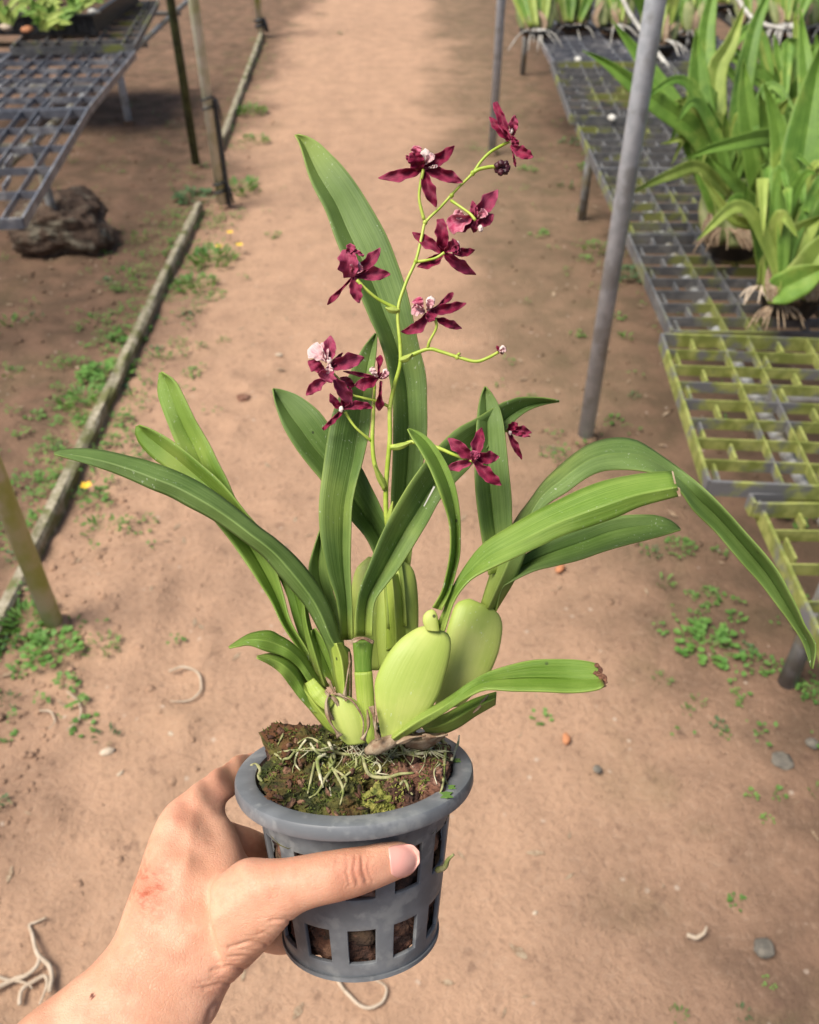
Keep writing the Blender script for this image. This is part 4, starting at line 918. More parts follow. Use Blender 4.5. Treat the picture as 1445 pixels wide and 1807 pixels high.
leaf('leaf', [(594, 1222), (584, 1164), (574, 1134), (559, 1104), (539, 1069), (514, 1039), (487, 1008), (465, 982), (432, 956), (399, 932), (365, 911), (332, 894), (299, 876), (266, 863), (233, 848), (199, 834), (166, 823), (133, 813), (96, 802)],
     [(618, 1236), (619, 1154), (602, 1134), (589, 1089), (572, 1050), (549, 1015), (519, 980), (480, 946), (465, 936), (432, 909), (399, 883), (365, 859), (326, 838), (292, 824), (259, 813), (226, 805), (186, 796), (149, 792), (113, 794), (95, 800)],
     [.435, .436, .438, .441, .445, .450, .455, .460], LF, orc, mid=[.5, .45, .45, .45, .42, .4], fold=[-.006, -.008, -.009, -.008, -.006, -.002], tilt=[0, .006, .010], tone=.02, base=.14, n=60, label='long dark leaf reaching far left to a thin brown tip', thick=.0009)
leaf('leaf', [(562, 1225), (544, 1204), (524, 1176), (499, 1158), (470, 1150), (440, 1139), (420, 1141), (405, 1144)], [(575, 1216), (554, 1184), (534, 1154), (514, 1134), (494, 1122), (475, 1113), (445, 1117), (425, 1127), (403, 1142)],
     [.440, .436, .430, .425, .424], LB, orc, mid=.5, fold=[-.003, -.006, -.006, -.002], tilt=.012, tone=-.2, base=.2, pale=.6)
leaf('leaf', [(560, 1258), (549, 1254), (534, 1239), (514, 1214), (495, 1189), (474, 1172), (453, 1161)], [(566, 1236), (544, 1209), (529, 1177), (505, 1159), (480, 1153), (453, 1158)],
     [.436, .432, .426, .420], LB, orc, mid=.5, fold=[-.003, -.006, -.005, -.001], tilt=.010, tone=-.3, base=.2, pale=.6)
leaf('leaf', [(592, 1296), (575, 1285), (555, 1262), (535, 1236), (524, 1216)], [(606, 1292), (588, 1262), (570, 1240), (552, 1216), (532, 1200)], .4330, M['sheath'], orc, fold=-.006, tone=.0, base=0)
# inner stalks
leaf('leaf', [(566, 1212), (548, 1160), (534, 1100), (532, 1062)], [(580, 1212), (566, 1160), (550, 1110), (540, 1064)], .4460, LB, orc, fold=-.005, tone=-.15, base=.4)
leaf('leaf', [(585, 1215), (565, 1180), (550, 1140), (549, 1112)], [(600, 1205), (590, 1165), (572, 1130), (556, 1108)], .4480, LB, orc, fold=.005, tone=-.3, base=.3)
leaf('leaf_sheath', [(597, 1232), (590, 1180), (585, 1150), (583, 1136)], [(620, 1240), (620, 1190), (616, 1160), (603, 1134)], .4335, M['sheath'], orc, fold=-.007, tone=.1, base=0)
# stub with cut top and pale stem
bulb_px('cut_stub', [(626, 1186), (624, 1160), (622, 1130)], [(656, 1184), (656, 1160), (660, 1130)], .428, orc, -.6, .6, LB)
bulb_px('stem_base', [(648, 1312), (638, 1290), (630, 1240), (625, 1186)], [(668, 1312), (664, 1290), (661, 1240), (657, 1184)], [.428, .428, .427], orc, .0, .6, M['sheath'])
for i, (pp, w) in enumerate((([(621, 1132, .421), (640, 1126, .419), (659, 1134, .421)], 9), ([(655, 1246, .4205), (660, 1265, .420), (664, 1288, .4215)], 10), ([(572, 1222, .428), (590, 1234, .426), (598, 1248, .427)], 9),
                             ([(583, 1238, .428), (577, 1250, .427), (588, 1270, .427)], 8), ([(590, 1225, .427), (620, 1236, .423), (640, 1268, .423), (640, 1300, .425)], 4), ([(575, 1195, .432), (582, 1205, .430), (590, 1222, .430)], 7), ([(616, 1150, .4318), (618, 1200, .4315), (616, 1240, .431)], 3.5))):
    strap('dry_husk', pp, w, M['husk'], orc, prof=lambda v: .6 + .4 * math.sin(v * 9 + i) * (1 - v), base=0)
rh = random.Random(9)
for i, (pp, w) in enumerate((([(600, 1300, .423), (582, 1272, .4225), (576, 1240, .4235), (582, 1222, .426)], 15), ([(640, 1306, .4205), (650, 1282, .4195), (648, 1252, .4215)], 11), ([(668, 1306, .4185), (662, 1286, .418), (664, 1262, .4195)], 10), ([(700, 1312, .4165), (725, 1302, .416), (752, 1298, .418)], 14),
                             ([(745, 1300, .424), (770, 1300, .425), (790, 1296, .427)], 12), ([(612, 1236, .4255), (600, 1226, .4255), (588, 1226, .427)], 8), ([(672, 1180, .455), (690, 1172, .4525), (712, 1165, .4545)], 9), ([(606, 1240, .4285), (612, 1200, .4285), (618, 1166, .4295)], 7))):
    sd_ = rh.uniform(0, 6); strap('papery_sheath', pp, w, M['husk'], orc, prof=lambda v, q=sd_: max(.1, .55 + .45 * math.sin(v * 8 + q)) * (1.1 - v), base=0, fold=-.3)
# big pseudobulbs
bulb_px('pseudobulb', [(768, 1250), (770, 1215), (777, 1165), (786, 1120), (796, 1085), (803, 1068), (812, 1060), (828, 1056)], [(815, 1245), (854, 1205), (877, 1160), (886, 1120), (886, 1098), (881, 1085), (876, 1079), (866, 1072)], [.455, .452, .452, .455], orc, -.1, .30, pale=.3)
bulb_px('pseudobulb', [(674, 1308), (667, 1270), (661, 1225), (663, 1198), (679, 1162), (704, 1130), (730, 1111), (744, 1105), (757, 1104)], [(712, 1305), (748, 1268), (773, 1230), (785, 1195), (792, 1168), (796, 1142), (795, 1126), (791, 1118), (782, 1113)], [.428, .426, .426, .428], orc, .1, .32, pale=.3)
bulb_px('pseudobulb', [(612, 1314), (594, 1296), (582, 1266), (578, 1242), (582, 1226)], [(646, 1310), (649, 1285), (644, 1258), (630, 1238), (608, 1224)], .430, orc, .15, .5)
bulb_px('leaf_sheath', [(578, 1256), (560, 1244), (546, 1226), (538, 1206)], [(590, 1240), (582, 1226), (568, 1212), (554, 1196)], [.427, .429, .433], orc, .0, .55, M['sheath'])
leaf('leaf', [(699, 1309), (724, 1294), (759, 1274), (798, 1249), (828, 1229), (858, 1217), (903, 1219), (953, 1220), (1013, 1222), (1053, 1217), (1066, 1210)],
     [(686, 1298), (729, 1264), (769, 1244), (798, 1226), (828, 1204), (858, 1187), (898, 1174), (938, 1165), (978, 1163), (1018, 1164), (1046, 1169), (1058, 1176)],
     [.424, .420, .414, .410, .408, .405], LB, orc, mid=[.5, .5, .5, .4, .35], fold=[-.006, -.004, .006, .008, .005], tilt=[.004, .010, .012], tone=-.15, base=.32, pale=.7, thick=.0009, burn=.985, n=60, label='lower right leaf torn off with a ragged brown end')
for i, (pp, w) in enumerate((([(1050, 1172, .408), (1058, 1178, .406), (1061, 1188, .406)], 8), ([(1052, 1188, .406), (1064, 1192, .404), (1070, 1206, .403)], 9), ([(1048, 1186, .4065), (1060, 1196, .405), (1068, 1212, .404)], 7))):
    strap('torn_fibre', pp, w, M['bark_red'], orc, prof=lambda v: .7 + .3 * math.sin(v * 11 + i), base=0)
leaf('leaf_sheath', [(752, 1292), (779, 1295), (808, 1284), (838, 1264), (862, 1250), (874, 1243)], [(742, 1280), (768, 1268), (793, 1256), (828, 1237), (852, 1228), (876, 1221)], [.436, .430, .424], LB, orc, fold=-.008, tone=-.1, base=.6, pale=.6)
strap('dry_husk', [(835, 1258, .4235), (845, 1248, .4225), (852, 1238, .423), (862, 1226, .423)], 4, M['husk'], orc, base=0)
leaf('dry_husk', [(715, 1318), (750, 1322), (785, 1300)], [(715, 1300), (750, 1292), (785, 1290)], .436, M['husk'], orc, fold=-.006, base=0)
tube('rhizome', [P(706, 1300, .4265), P(685, 1310, .4255), P(664, 1318, .4255), P(648, 1326, .428)], [.0026, .0034, .0040, .0022], M['husk'], orc, 10, 14)
# roots
rr_ = random.Random(3); RTS = [([(x, y), (x + dx * .5 + rr_.uniform(-14, 14), y + l * .4 + rr_.uniform(-6, 6)), (x + dx + rr_.uniform(-14, 14), y + l * .7), (x + dx * 1.3 + rr_.uniform(-12, 12), y + l * rr_.uniform(.6, 1.2))], rr_.uniform(.0004, .0009)) for x, y, dx, l in ((545, 1325, -24, 40), (570, 1345, 16, 50), (628, 1335, -18, 44), (560, 1315, -46, 12), (690, 1330, 44, 10), (745, 1315, 24, 14), (770, 1325, 6, 50), (720, 1322, -28, 24), (520, 1325, -24, 20), (700, 1310, 60, 6), (610, 1320, -60, 6), (640, 1345, 30, 26))] + [([(655, 1315), (640, 1330), (600, 1330), (575, 1318), (545, 1300), (525, 1312)], .0011), ([(620, 1312), (600, 1318), (570, 1325), (540, 1320), (515, 1330)], .0010), ([(600, 1320), (580, 1335), (590, 1350), (575, 1372), (560, 1400), (545, 1408)], .0011),
       ([(575, 1330), (560, 1340), (565, 1370), (570, 1390)], .0013), ([(580, 1310), (588, 1330), (590, 1345), (580, 1355)], .0014), ([(555, 1345), (550, 1370), (543, 1400)], .0009), ([(590, 1358), (605, 1368), (612, 1378), (600, 1400)], .0009), ([(640, 1335), (645, 1355), (655, 1370), (690, 1372), (700, 1366), (730, 1364)], .0013),
       ([(655, 1350), (665, 1345), (672, 1358), (660, 1366), (652, 1358)], .0009), ([(700, 1306), (715, 1325), (735, 1330), (760, 1328), (780, 1335)], .0012), ([(770, 1305), (785, 1310), (785, 1340), (783, 1370), (790, 1385)], .0012), ([(783, 1370), (780, 1390), (776, 1400)], .0010), ([(730, 1300), (738, 1312), (740, 1322)], .0008),
       ([(748, 1298), (752, 1312), (762, 1322)], .0006), ([(796, 1342), (802, 1328), (808, 1312), (810, 1298)], .0011), ([(443, 1352), (450, 1348), (460, 1358), (456, 1370), (462, 1378)], .0013), ([(500, 1295), (495, 1305), (490, 1315)], .0007), ([(485, 1330), (492, 1335), (498, 1342)], .0009),
       ([(600, 1300), (620, 1318), (640, 1322), (650, 1316)], .0006), ([(595, 1298), (615, 1312), (635, 1314)], .0005), ([(660, 1305), (640, 1325), (610, 1335), (585, 1342)], .0006), ([(705, 1385), (715, 1378), (722, 1395), (728, 1402)], .0010), ([(580, 1345), (598, 1375), (606, 1395), (600, 1420)], .0010), ([(540, 1305), (528, 1322), (520, 1345), (530, 1360)], .0009),
       ([(548, 1312), (560, 1328), (580, 1336)], .0009), ([(700, 1300), (690, 1320), (705, 1340)], .0007), ([(770, 1322), (775, 1340), (768, 1352)], .0006)]
MB = [o for o in bpy.data.objects if o.name.split('.')[0] in ('bark_chunk', 'moss_clump', 'mossy_top') and o.type == 'MESH']
gv, gf = join_geo([([v.co.copy() for v in o.data.vertices], [tuple(p.vertices) for p in o.data.polygons]) for o in MB])
mb = BVHTree.FromPolygons(gv, gf)
def on_medium(x, y, lift):
    dr = (P(x, y, 1) - EYE).normalized(); hit = mb.ray_cast(EYE, dr)[0]; pl = EYE + dr * ((PC - EYE).dot(AX) / dr.dot(AX))
    if hit is None or (hit - EYE).length > (pl - EYE).length + .012: hit = pl
    return hit - dr * lift
for i, (pts, r) in enumerate(RTS):
    pp = spline([(x, y, 0) for x, y in pts], 14)
    V = [on_medium(q.x, q.y, r * .7 + .0015 * abs(noise.noise(Vector((k * .4, i * 3.1, 0))))) for k, q in enumerate(pp)]
    V = [V[0]] + [(V[k-1] + V[k] * 2 + V[k+1]) / 4 for k in range(1, 13)] + [V[-1]]
    r *= .72; tube('root', V, [r, r * 1.1, r, r * .6], M['root' if i % 5 < 2 else 'rootdark'], orc, 7, 26)
# hair thin fibres around the base of the stems
fib = []; rnd = random.Random(21)
for i in range(130):
    x = rnd.uniform(585, 790) if i % 2 else rnd.gauss(655, 28); y = rnd.uniform(1292, 1330); a = rnd.uniform(0, 6.28); l = rnd.uniform(14, 55)
    pts = [on_medium(x + math.cos(a + .5 * t) * l * t, y + abs(math.sin(a)) * l * t * .8, .001 + .004 * math.sin(3.1 * t) * rnd.random()) for t in (0, .33, .66, 1)]
    fib.append(tube_geo(pts, [.00035, .0003, .0002], 4, 8))
V, Fc = join_geo(fib); o = mesh('root_hairs', V, Fc, M['root'], orc); o['kind'] = 'stuff'
V = []; Fc = []; rnd = random.Random(14)
for i in range(170):
    x = rnd.uniform(455, 795); y = rnd.uniform(1280, 1458); hit, nn, _, _ = mb.ray_cast(EYE, (P(x, y, 1) - EYE).normalized())
    if hit is None or math.hypot((hit - PC).dot(SX), (hit - PC).dot(BK)) > .050: continue
    r = rnd.uniform(.0008, .0028); o_ = len(V); ax = [Vector((rnd.gauss(0, 1), rnd.gauss(0, 1), rnd.gauss(0, 1))).normalized() for _ in range(3)]
    for p in IV: V.append(hit + (ax[0] * p.x * 1.6 + ax[1] * p.y * .8 + ax[2] * p.z * .6) * r * (1 + .5 * noise.noise(p * 2 + Vector((i, 0, 0)))))
    Fc += [tuple(q + o_ for q in f) for f in IF]
tag(mesh('bark_crumbs', V, Fc, M['bark']), 'small dark bark crumbs scattered over the moss in the net pot', 'bark', kind='stuff')
# moss tufts
V = []; Fc = []; rnd = random.Random(4)
for i in range(5200):
    x = rnd.uniform(450, 800); y = rnd.uniform(1270, 1462)
    if noise.noise(Vector((x * .035, y * .035, 4))) < -.05: continue
    dr = (P(x, y, 1) - EYE).normalized(); hit, nn, _, _ = mb.ray_cast(EYE, dr)
    if hit is None or math.hypot((hit - PC).dot(SX), (hit - PC).dot(BK)) > .0505: continue
    t = (nn + Vector((rnd.uniform(-1, 1), rnd.uniform(-1, 1), rnd.uniform(-1, 1))) * .7).normalized(); sd = t.orthogonal().normalized(); h = rnd.uniform(.0008, .0026); w = rnd.uniform(.0003, .0006)
    o_ = len(V); V += [hit - sd * w, hit + sd * w, hit + t * h]; Fc.append((o_, o_ + 1, o_ + 2))
o = mesh('moss', V, Fc, M['moss_fuzz'], None); tag(o, 'fine green moss growing over the bark in the net pot', 'moss', kind='stuff')
for x, y, sgn in ((775, 1510, 1),):
    tube('root', [P(772, 1535, .425), P(785, 1530, .418), P(790, 1518, .415), P(800, 1508, .412)], [.0016, .0013, .0007], M['rootdark'], orc, 7, 14)

# ---------------------------------------------------------------- flower stem and flowers
FD = .445
def sp_pts(l): return [P(x, y, d) for x, y, d in l]
tube('flower_stem', sp_pts([(684, 930, .462), (681, 900, .460), (681, 859, .458), (684, 819, .456), (688, 772, .453), (688, 720, .451), (696, 680, .449), (706, 643, .447), (706, 608, .446), (702, 548, .445), (716, 500, .445), (734, 459, .445), (745, 414, .445), (751, 392, .445), (777, 366, .445), (806, 334, .445), (834, 306, .445), (847, 287, .445), (866, 268, .445), (898, 250, .446)]), [.0014, .0013, .0011, .0009, .0008, .0007, .0008], M['stem'], orc, 10, 90)
tube('flower_branch', sp_pts([(679, 864, .457), (672, 845, .455), (661, 819, .453), (657, 779, .452), (659, 726, .451), (661, 680, .450)]), [.0014, .0011, .0008], M['stem'], orc, 8, 30)
tube('flower_branch', sp_pts([(706, 637, .447), (726, 627, .445), (756, 616, .444), (779, 621, .443), (807, 630, .442), (839, 638, .441), (862, 631, .440), (880, 621, .440)]), [.0014, .0010, .0009, .0009, .0008], M['stem'], orc, 8, 40)
tube('flower_branch', sp_pts([(689, 789, .453), (710, 786, .451), (730, 780, .449), (769, 789, .447), (800, 802, .440), (833, 814, .432)]), [.0014, .0010, .0007], M['stem'], orc, 8, 30)
for pts in ([(689, 790, .4525), (705, 788, .450), (726, 780, .448)], [(679, 862, .456), (668, 838, .453), (660, 820, .451)], [(707, 636, .446), (718, 632, .444), (727, 624, .443)], [(702, 548, .444), (690, 547, .443), (680, 543, .443)], [(684, 925, .459), (690, 905, .457), (693, 885, .456)]):
    strap('bract', pts, 11, M['sheath'], orc, .3, prof=lambda v: max(.08, math.sin(math.pi * (.2 + .8 * v))), base=0, fold=-.4)
for x, y, d in ((702, 548, .445), (734, 461, .445), (750, 393, .445), (834, 306, .445), (797, 345, .445), (687, 719, .451), (807, 630, .442)):
    o = lump('stem_node', P(x, y, d), (.0013, .0013, .0015), M['stem'], x, sub=2, amp=.2); o.parent = orc; o.matrix_parent_inverse = orc.matrix_basis.inverted()

def petal(parent, c, tip, w, d0, d1, m='petal', bend=(0, 0), prof='sepal', tone=0.0, seed=0, cup=.42, name='petal', tilt=0.0):
    n, cc = 16, 7; a = Vector((c[0], c[1])); b = Vector((tip[0], tip[1])); mid_ = (a + b) / 2 + Vector(bend)
    V = []; UV = []; tn = []
    for i in range(n):
        v = i / (n - 1); p = a * (1-v)**2 + 2 * mid_ * v * (1-v) + b * v * v; tg = ((mid_ - a) * (1-v) + (b - mid_) * v).normalized(); nn = Vector((-tg.y, tg.x))
        if prof == 'sepal': ww = .18 + .82 * math.sin(math.pi * min(1, v * .93 + .03)) ** 1.1 if v < .55 else max(.05, (1 - ((v - .55) / .45) ** 2.2))
        elif prof == 'spoon': ww = .3 + .7 * max(0, min(1, (v - .45) / .3)) if v < .8 else max(.08, 1 - ((v - .8) / .2) ** 2)
        elif prof == 'fan': ww = .25 + .75 * min(1, v / .6) if v < .8 else max(.45, 1 - ((v - .8) / .2) ** 2 * .5)
        else: ww = .55 + .45 * math.sin(math.pi * v)
        ruf = 1 + .10 * math.sin(v * 15 + seed) + .06 * math.sin(v * 31 + seed * 2)
        dd = lerp(d0, d1, v) - .0022 * math.sin(math.pi * v)
        for k in range(cc):
            s = k / (cc - 1) * 2 - 1
            rf = (1 + (.13 * math.sin(v * 17 + seed + (2 if s > 0 else 0))) * abs(s) ** 2)
            q = p + nn * (w * (.43 if m == 'petal' else .5) * ww * ruf * s * rf)
            dep = dd - cup * w / F * .45 * (abs(s) ** 2) * math.sin(math.pi * min(1, v + .1)) + tilt * s + .0013 * math.sin(v * 19 + seed * 3 + s * 2) * abs(s) + .0007 * (1 - abs(s)) * (1 - v)
            V.append(P(q.x, q.y, dep)); UV.append((s * .5 + .5, v)); tn.append(max(0, min(1, tone + .5 * max(0, abs(s) - .6) + .10 * math.sin(v * 5 + seed) + (.15 if v > .9 else 0))))
    Fc = [(i*cc+k, i*cc+k+1, (i+1)*cc+k+1, (i+1)*cc+k) for i in range(n-1) for k in range(cc-1)]
    o = mesh(name, V, Fc, M[m], parent, True, UV, {'tone': tn}); s = o.modifiers.new('t', 'SOLIDIFY'); s.thickness = .0005; s.offset = 0
    ss = o.modifiers.new('sub', 'SUBSURF'); ss.levels = 2; ss.render_levels = 2
    return o
def blob(parent, x, y, d, r, m, seed, name, tone=0.0, stretch=1.3):
    bm = bmesh.new(); bmesh.ops.create_icosphere(bm, subdivisions=3, radius=1); rr = r / F * d; V = []
    for v in bm.verts:
        p = v.co; k = 1 + .35 * noise.noise(p * 1.6 + Vector((seed, 0, 0))) + .15 * noise.noise(p * 4 + Vector((0, seed, 0))); V.append(P(x, y, d) + (RT * p.x + UP * p.y * stretch - FW * p.z * .8) * rr * k)
    bm.verts.index_update(); Fc = [tuple(v.index for v in f.verts) for f in bm.faces]; bm.free()
    return mesh(name, V, Fc, M[m], parent, True, [(.5, .5)] * len(V), {'tone': [max(0, min(1, tone))] * len(V)})
def flower(label, c, d, petals, col, lips=(), ped=None, pr=.0009):
    f = blob(orc, col[0], col[1], d - .004, col[2], 'column', c[0], 'flower', .4); f['label'] = label
    for i, pt in enumerate(petals):
        tip, w = pt[0], pt[1]; kw = pt[2] if len(pt) > 2 else {}; kw = dict(kw); dz = kw.pop('dz', random.uniform(-.004, .006)); cs = kw.pop('c', c)
        petal(f, cs, tip, w, d, d + dz, seed=c[0] + i * 2.3, **kw)
    for i, lp in enumerate(lips):
        kw = dict(lp[3]) if len(lp) > 3 else {}; dz = kw.pop('dz', -.006); mm = kw.pop('m', 'lip'); prf = kw.pop('prof', 'fan')
        petal(f, lp[0], lp[1], lp[2], d - .003, d + dz, m=mm, seed=c[1] + i, prof=prf, cup=kw.pop('cup', .5), name='lip', **kw)
    if ped: tube('pedicel', sp_pts(ped), [pr * .95, pr * .75, pr * .9], M['stem'], f, 8, 18)
    return f
S = .445
flower('topmost flower seen from the side', (899, 249), S, [((873, 180), 19, {'prof': 'oval', 'tone': .05}), ((863, 206), 19, {'dz': .004}), ((908, 203), 19, {'c': (904, 240), 'tone': .3, 'dz': -.006}), ((941, 277), 25, {'c': (901, 257), 'bend': (0, 4), 'tone': .15, 'dz': -.008}), ((910, 295), 6, {'c': (902, 255), 'prof': 'spoon'})], (902, 231, 4), [((903, 240), (912, 258), 16, {'m': 'petal', 'tone': .1})])
flower('upper left flower with spread petals', (746, 298), S, [((667, 314), 25, {'bend': (6, 5), 'tone': .08}), ((802, 257), 25, {'bend': (4, 6)}), ((817, 322), 27, {'bend': (0, -4), 'tone': .15}), ((770, 366), 26, {'bend': (-4, 0)}), ((716, 274), 12, {'c': (732, 292), 'tone': .2})], (750, 275, 9), [((742, 300), (728, 268), 32, {'m': 'petal', 'prof': 'oval', 'dz': -.008}), ((734, 280), (735, 257), 18, {'dz': -.009}), ((748, 290), (765, 272), 14, {'tone': .6}), ((756, 296), (772, 293), 6, {'tone': .9})], [(748, 388, .445), (740, 354, .443), (741, 330, .442), (747, 299, .4415)], .0010)
flower('flower with bright pink lip facing away', (839, 389), S, [((879, 335), 32, {'bend': (-4, 0), 'tone': .3}), ((834, 354), 16, {'tone': .25}), ((871, 378), 26, {'c': (842, 395), 'tone': .2, 'bend': (0, 4)}), ((802, 409), 20, {'tone': .12, 'dz': -.004}), ((836, 411), 16, {'c': (840, 388), 'tone': .2})], (848, 403, 5), [((832, 384), (790, 400), 34, {'tone': .0, 'prof': 'fan'}), ((822, 384), (800, 376), 18, {'tone': .4}), ((843, 385), (858, 372), 16, {'tone': .3})], [(796, 354, .445), (818, 369, .441), (830, 378, .4385), (839, 389, .438)])
flower('dark star shaped flower in the middle of the stem', (783, 446), S, [((777, 386), 27, {'prof': 'oval'}), ((727, 410), 24, {'tone': .08}), ((736, 471), 22, {'bend': (6, 6), 'tone': .05}), ((840, 485), 25, {'bend': (-6, 2), 'tone': .1}), ((838, 441), 18, {'c': (798, 446), 'bend': (0, 4)})], (806, 432, 5), [((785, 444), (808, 428), 26, {'m': 'petal', 'prof': 'fan', 'tone': .15}), ((795, 442), (812, 438), 18, {'m': 'petal', 'tone': .2})], [(737, 462, .445), (755, 459, .442), (770, 455, .440), (784, 446, .4395)])
flower('left flower with hooked crimson lip', (625, 486), S, [((671, 437), 25, {'bend': (4, 4), 'tone': .2}), ((689, 484), 28, {'bend': (0, -3), 'tone': .2}), ((634, 535), 26, {'tone': .25, 'bend': (-4, 0)}), ((577, 538), 13, {'prof': 'spoon', 'bend': (2, -2)})], (630, 470, 7), [((617, 490), (612, 440), 42, {'m': 'petal', 'prof': 'oval', 'tone': .45}), ((612, 450), (622, 431), 18, {'m': 'petal', 'tone': .5}), ((616, 436), (642, 452), 9, {'m': 'petal', 'tone': .6, 'prof': 'oval'}), ((622, 484), (634, 466), 24, {'tone': .1})], [(700, 545, .445), (669, 529, .443), (645, 510, .441), (630, 494, .4405)], .0011)
flower('flower above the side branch with white lipped front', (753, 552), S, [((800, 516), 15, {'bend': (4, 4), 'prof': 'spoon'}), ((823, 535), 22, {'bend': (0, 3), 'tone': .05}), ((815, 580), 18, {'c': (768, 562), 'tone': .1}), ((707, 585), 24, {'bend': (16, 16), 'tone': .1}), ((757, 569), 22, {'c': (764, 546), 'prof': 'sepal', 'tone': .2, 'dz': -.008})], (759, 534, 8), [((750, 550), (726, 546), 20, {'tone': .45}), ((745, 546), (734, 526), 20, {'tone': .1}), ((754, 548), (762, 528), 14, {'tone': .5})], [(755, 614, .444), (758, 602, .442), (770, 578, .440), (767, 561, .439)])
flower('front flower with white fan lip', (580, 650), S - .006, [((583, 592), 27, {'tone': .45, 'prof': 'sepal', 'c': (580, 640)}), ((643, 631), 32, {'tone': .28, 'bend': (0, -4)}), ((540, 698), 23, {'tone': .3, 'bend': (-2, -4), 'c': (577, 668)}), ((622, 716), 26, {'tone': .4, 'c': (588, 664)}), ((543, 637), 26, {'tone': .15, 'c': (572, 655)}), ((605, 622), 10, {'tone': .0, 'dz': .006})], (581, 636, 4.5), [((574, 635), (547, 612), 30, {'tone': .72, 'prof': 'fan', 'dz': .004}), ((576, 640), (571, 604), 16, {'tone': .5, 'dz': .004}), ((584, 648), (573, 672), 36, {'m': 'petal', 'tone': .5}), ((580, 642), (582, 660), 14, {'tone': .7})], [(687, 718, .451), (666, 708, .447), (640, 702, .446), (618, 695, .446), (600, 672, .446), (588, 660, .446)])
flower('small flower right behind the front flower', (667, 667), S, [((671, 626), 15, {'prof': 'spoon'}), ((625, 680), 26, {'bend': (0, 6), 'tone': .12}), ((605, 655), 9, {'dz': .008}), ((669, 725), 18, {'prof': 'spoon', 'tone': .12, 'c': (672, 672)}), ((687, 657), 16, {'tone': .3})], (680, 657, 5), [((666, 666), (654, 649), 11, {'tone': .9}), ((672, 668), (685, 655), 10, {'tone': .5})], [(661, 685, .450), (661, 676, .449), (665, 668, .447)])
flower('lower dark flower under the front flower', (606, 722), S + .002, [((582, 694), 16, {'bend': (-5, 5)}), ((569, 758), 11, {'prof': 'oval', 'bend': (2, 2)}), ((658, 720), 18, {'bend': (0, -12), 'tone': .15}), ((618, 682), 22, {'tone': .0}), ((600, 666), 20, {'c': (625, 682), 'dz': .006})], (602, 722, 4), [], [(655, 778, .452), (645, 770, .450), (629, 756, .448), (618, 742, .448), (609, 727, .447)])
flower('open flower in front of the upright right leaf', (836, 812), .434, [((850, 754), 25, {'prof': 'sepal', 'tone': .1}), ((790, 773), 26, {'tone': .22}), ((785, 827), 20, {'bend': (0, 4), 'tone': .35}), ((885, 856), 26, {'bend': (-2, 6), 'tone': .12}), ((881, 806), 26, {'tone': .1, 'bend': (0, -2)})], (838, 806, 5), [((834, 815), (838, 795), 16, {'m': 'petal', 'tone': .6}), ((836, 812), (846, 800), 10, {'m': 'petal', 'tone': .5})])
flower('half hidden flower right of the upright leaf', (896, 760), .472, [((938, 764), 20, {'bend': (0, -5), 'dz': -.004}), ((921, 811), 14, {'tone': .08}), ((913, 746), 18, {}), ((936, 770), 12, {'tone': .2, 'dz': -.006})], (900, 764, 3), [], [(866, 768, .470), (880, 764, .471), (895, 760, .472)])
flower('tiny withering bud flower at the end of the side branch', (882, 620), .440, [((876, 610), 7), ((893, 613), 9, {'tone': .5}), ((888, 625), 6)], (887, 616, 5), [((880, 620), (893, 616), 9, {'tone': .7})], [(807, 630, .442), (808, 626, .441), (811, 624, .440)])
bd = blob(orc, 885, 295, .445, 8, 'bud', 3, 'bud', 0, 1)
for i in range(7): blob(bd, 886 + 9 * math.cos(i * .9), 296 + 8 * math.sin(i * .9), .445 - .002 * (i % 3), 6, 'bud', i + 9, 'bud_lobe', 0, 1)
tube('pedicel', sp_pts([(834, 306, .445), (845, 299, .4445), (863, 295, .4445), (876, 294, .4445)]), .0010, M['stem'], bd, 8, 14)

# ---------------------------------------------------------------- the hand
def loft(L, Rr, depth, b, n=36, seg=28, sq=2.3):
    Ls = spline([(x, y, 0) for x, y in L], n); Rs = spline([(x, y, 0) for x, y in Rr], n); V = []; Fc = []
    for i in range(n):
        v = i / (n - 1); d = samp(depth, v); A = P(Ls[i].x, Ls[i].y, d); B = P(Rs[i].x, Rs[i].y, d); c = (A + B) / 2; h = (B - A) / 2; bb = samp(b, v)
        for k in range(seg):
            a = 6.28319 * k / seg; ca, sa = math.cos(a), math.sin(a); sc = (abs(ca) ** sq + abs(sa) ** sq) ** (-1 / sq); V.append(c + ca * sc * h - sa * sc * bb * FW)
    for i in range(n-1):
        for k in range(seg): Fc.append((i*seg+k, i*seg+(k+1) % seg, (i+1)*seg+(k+1) % seg, (i+1)*seg+k))
    Fc += [tuple(range(seg))[::-1], tuple(range((n-1)*seg, n*seg))]
    return V, Fc
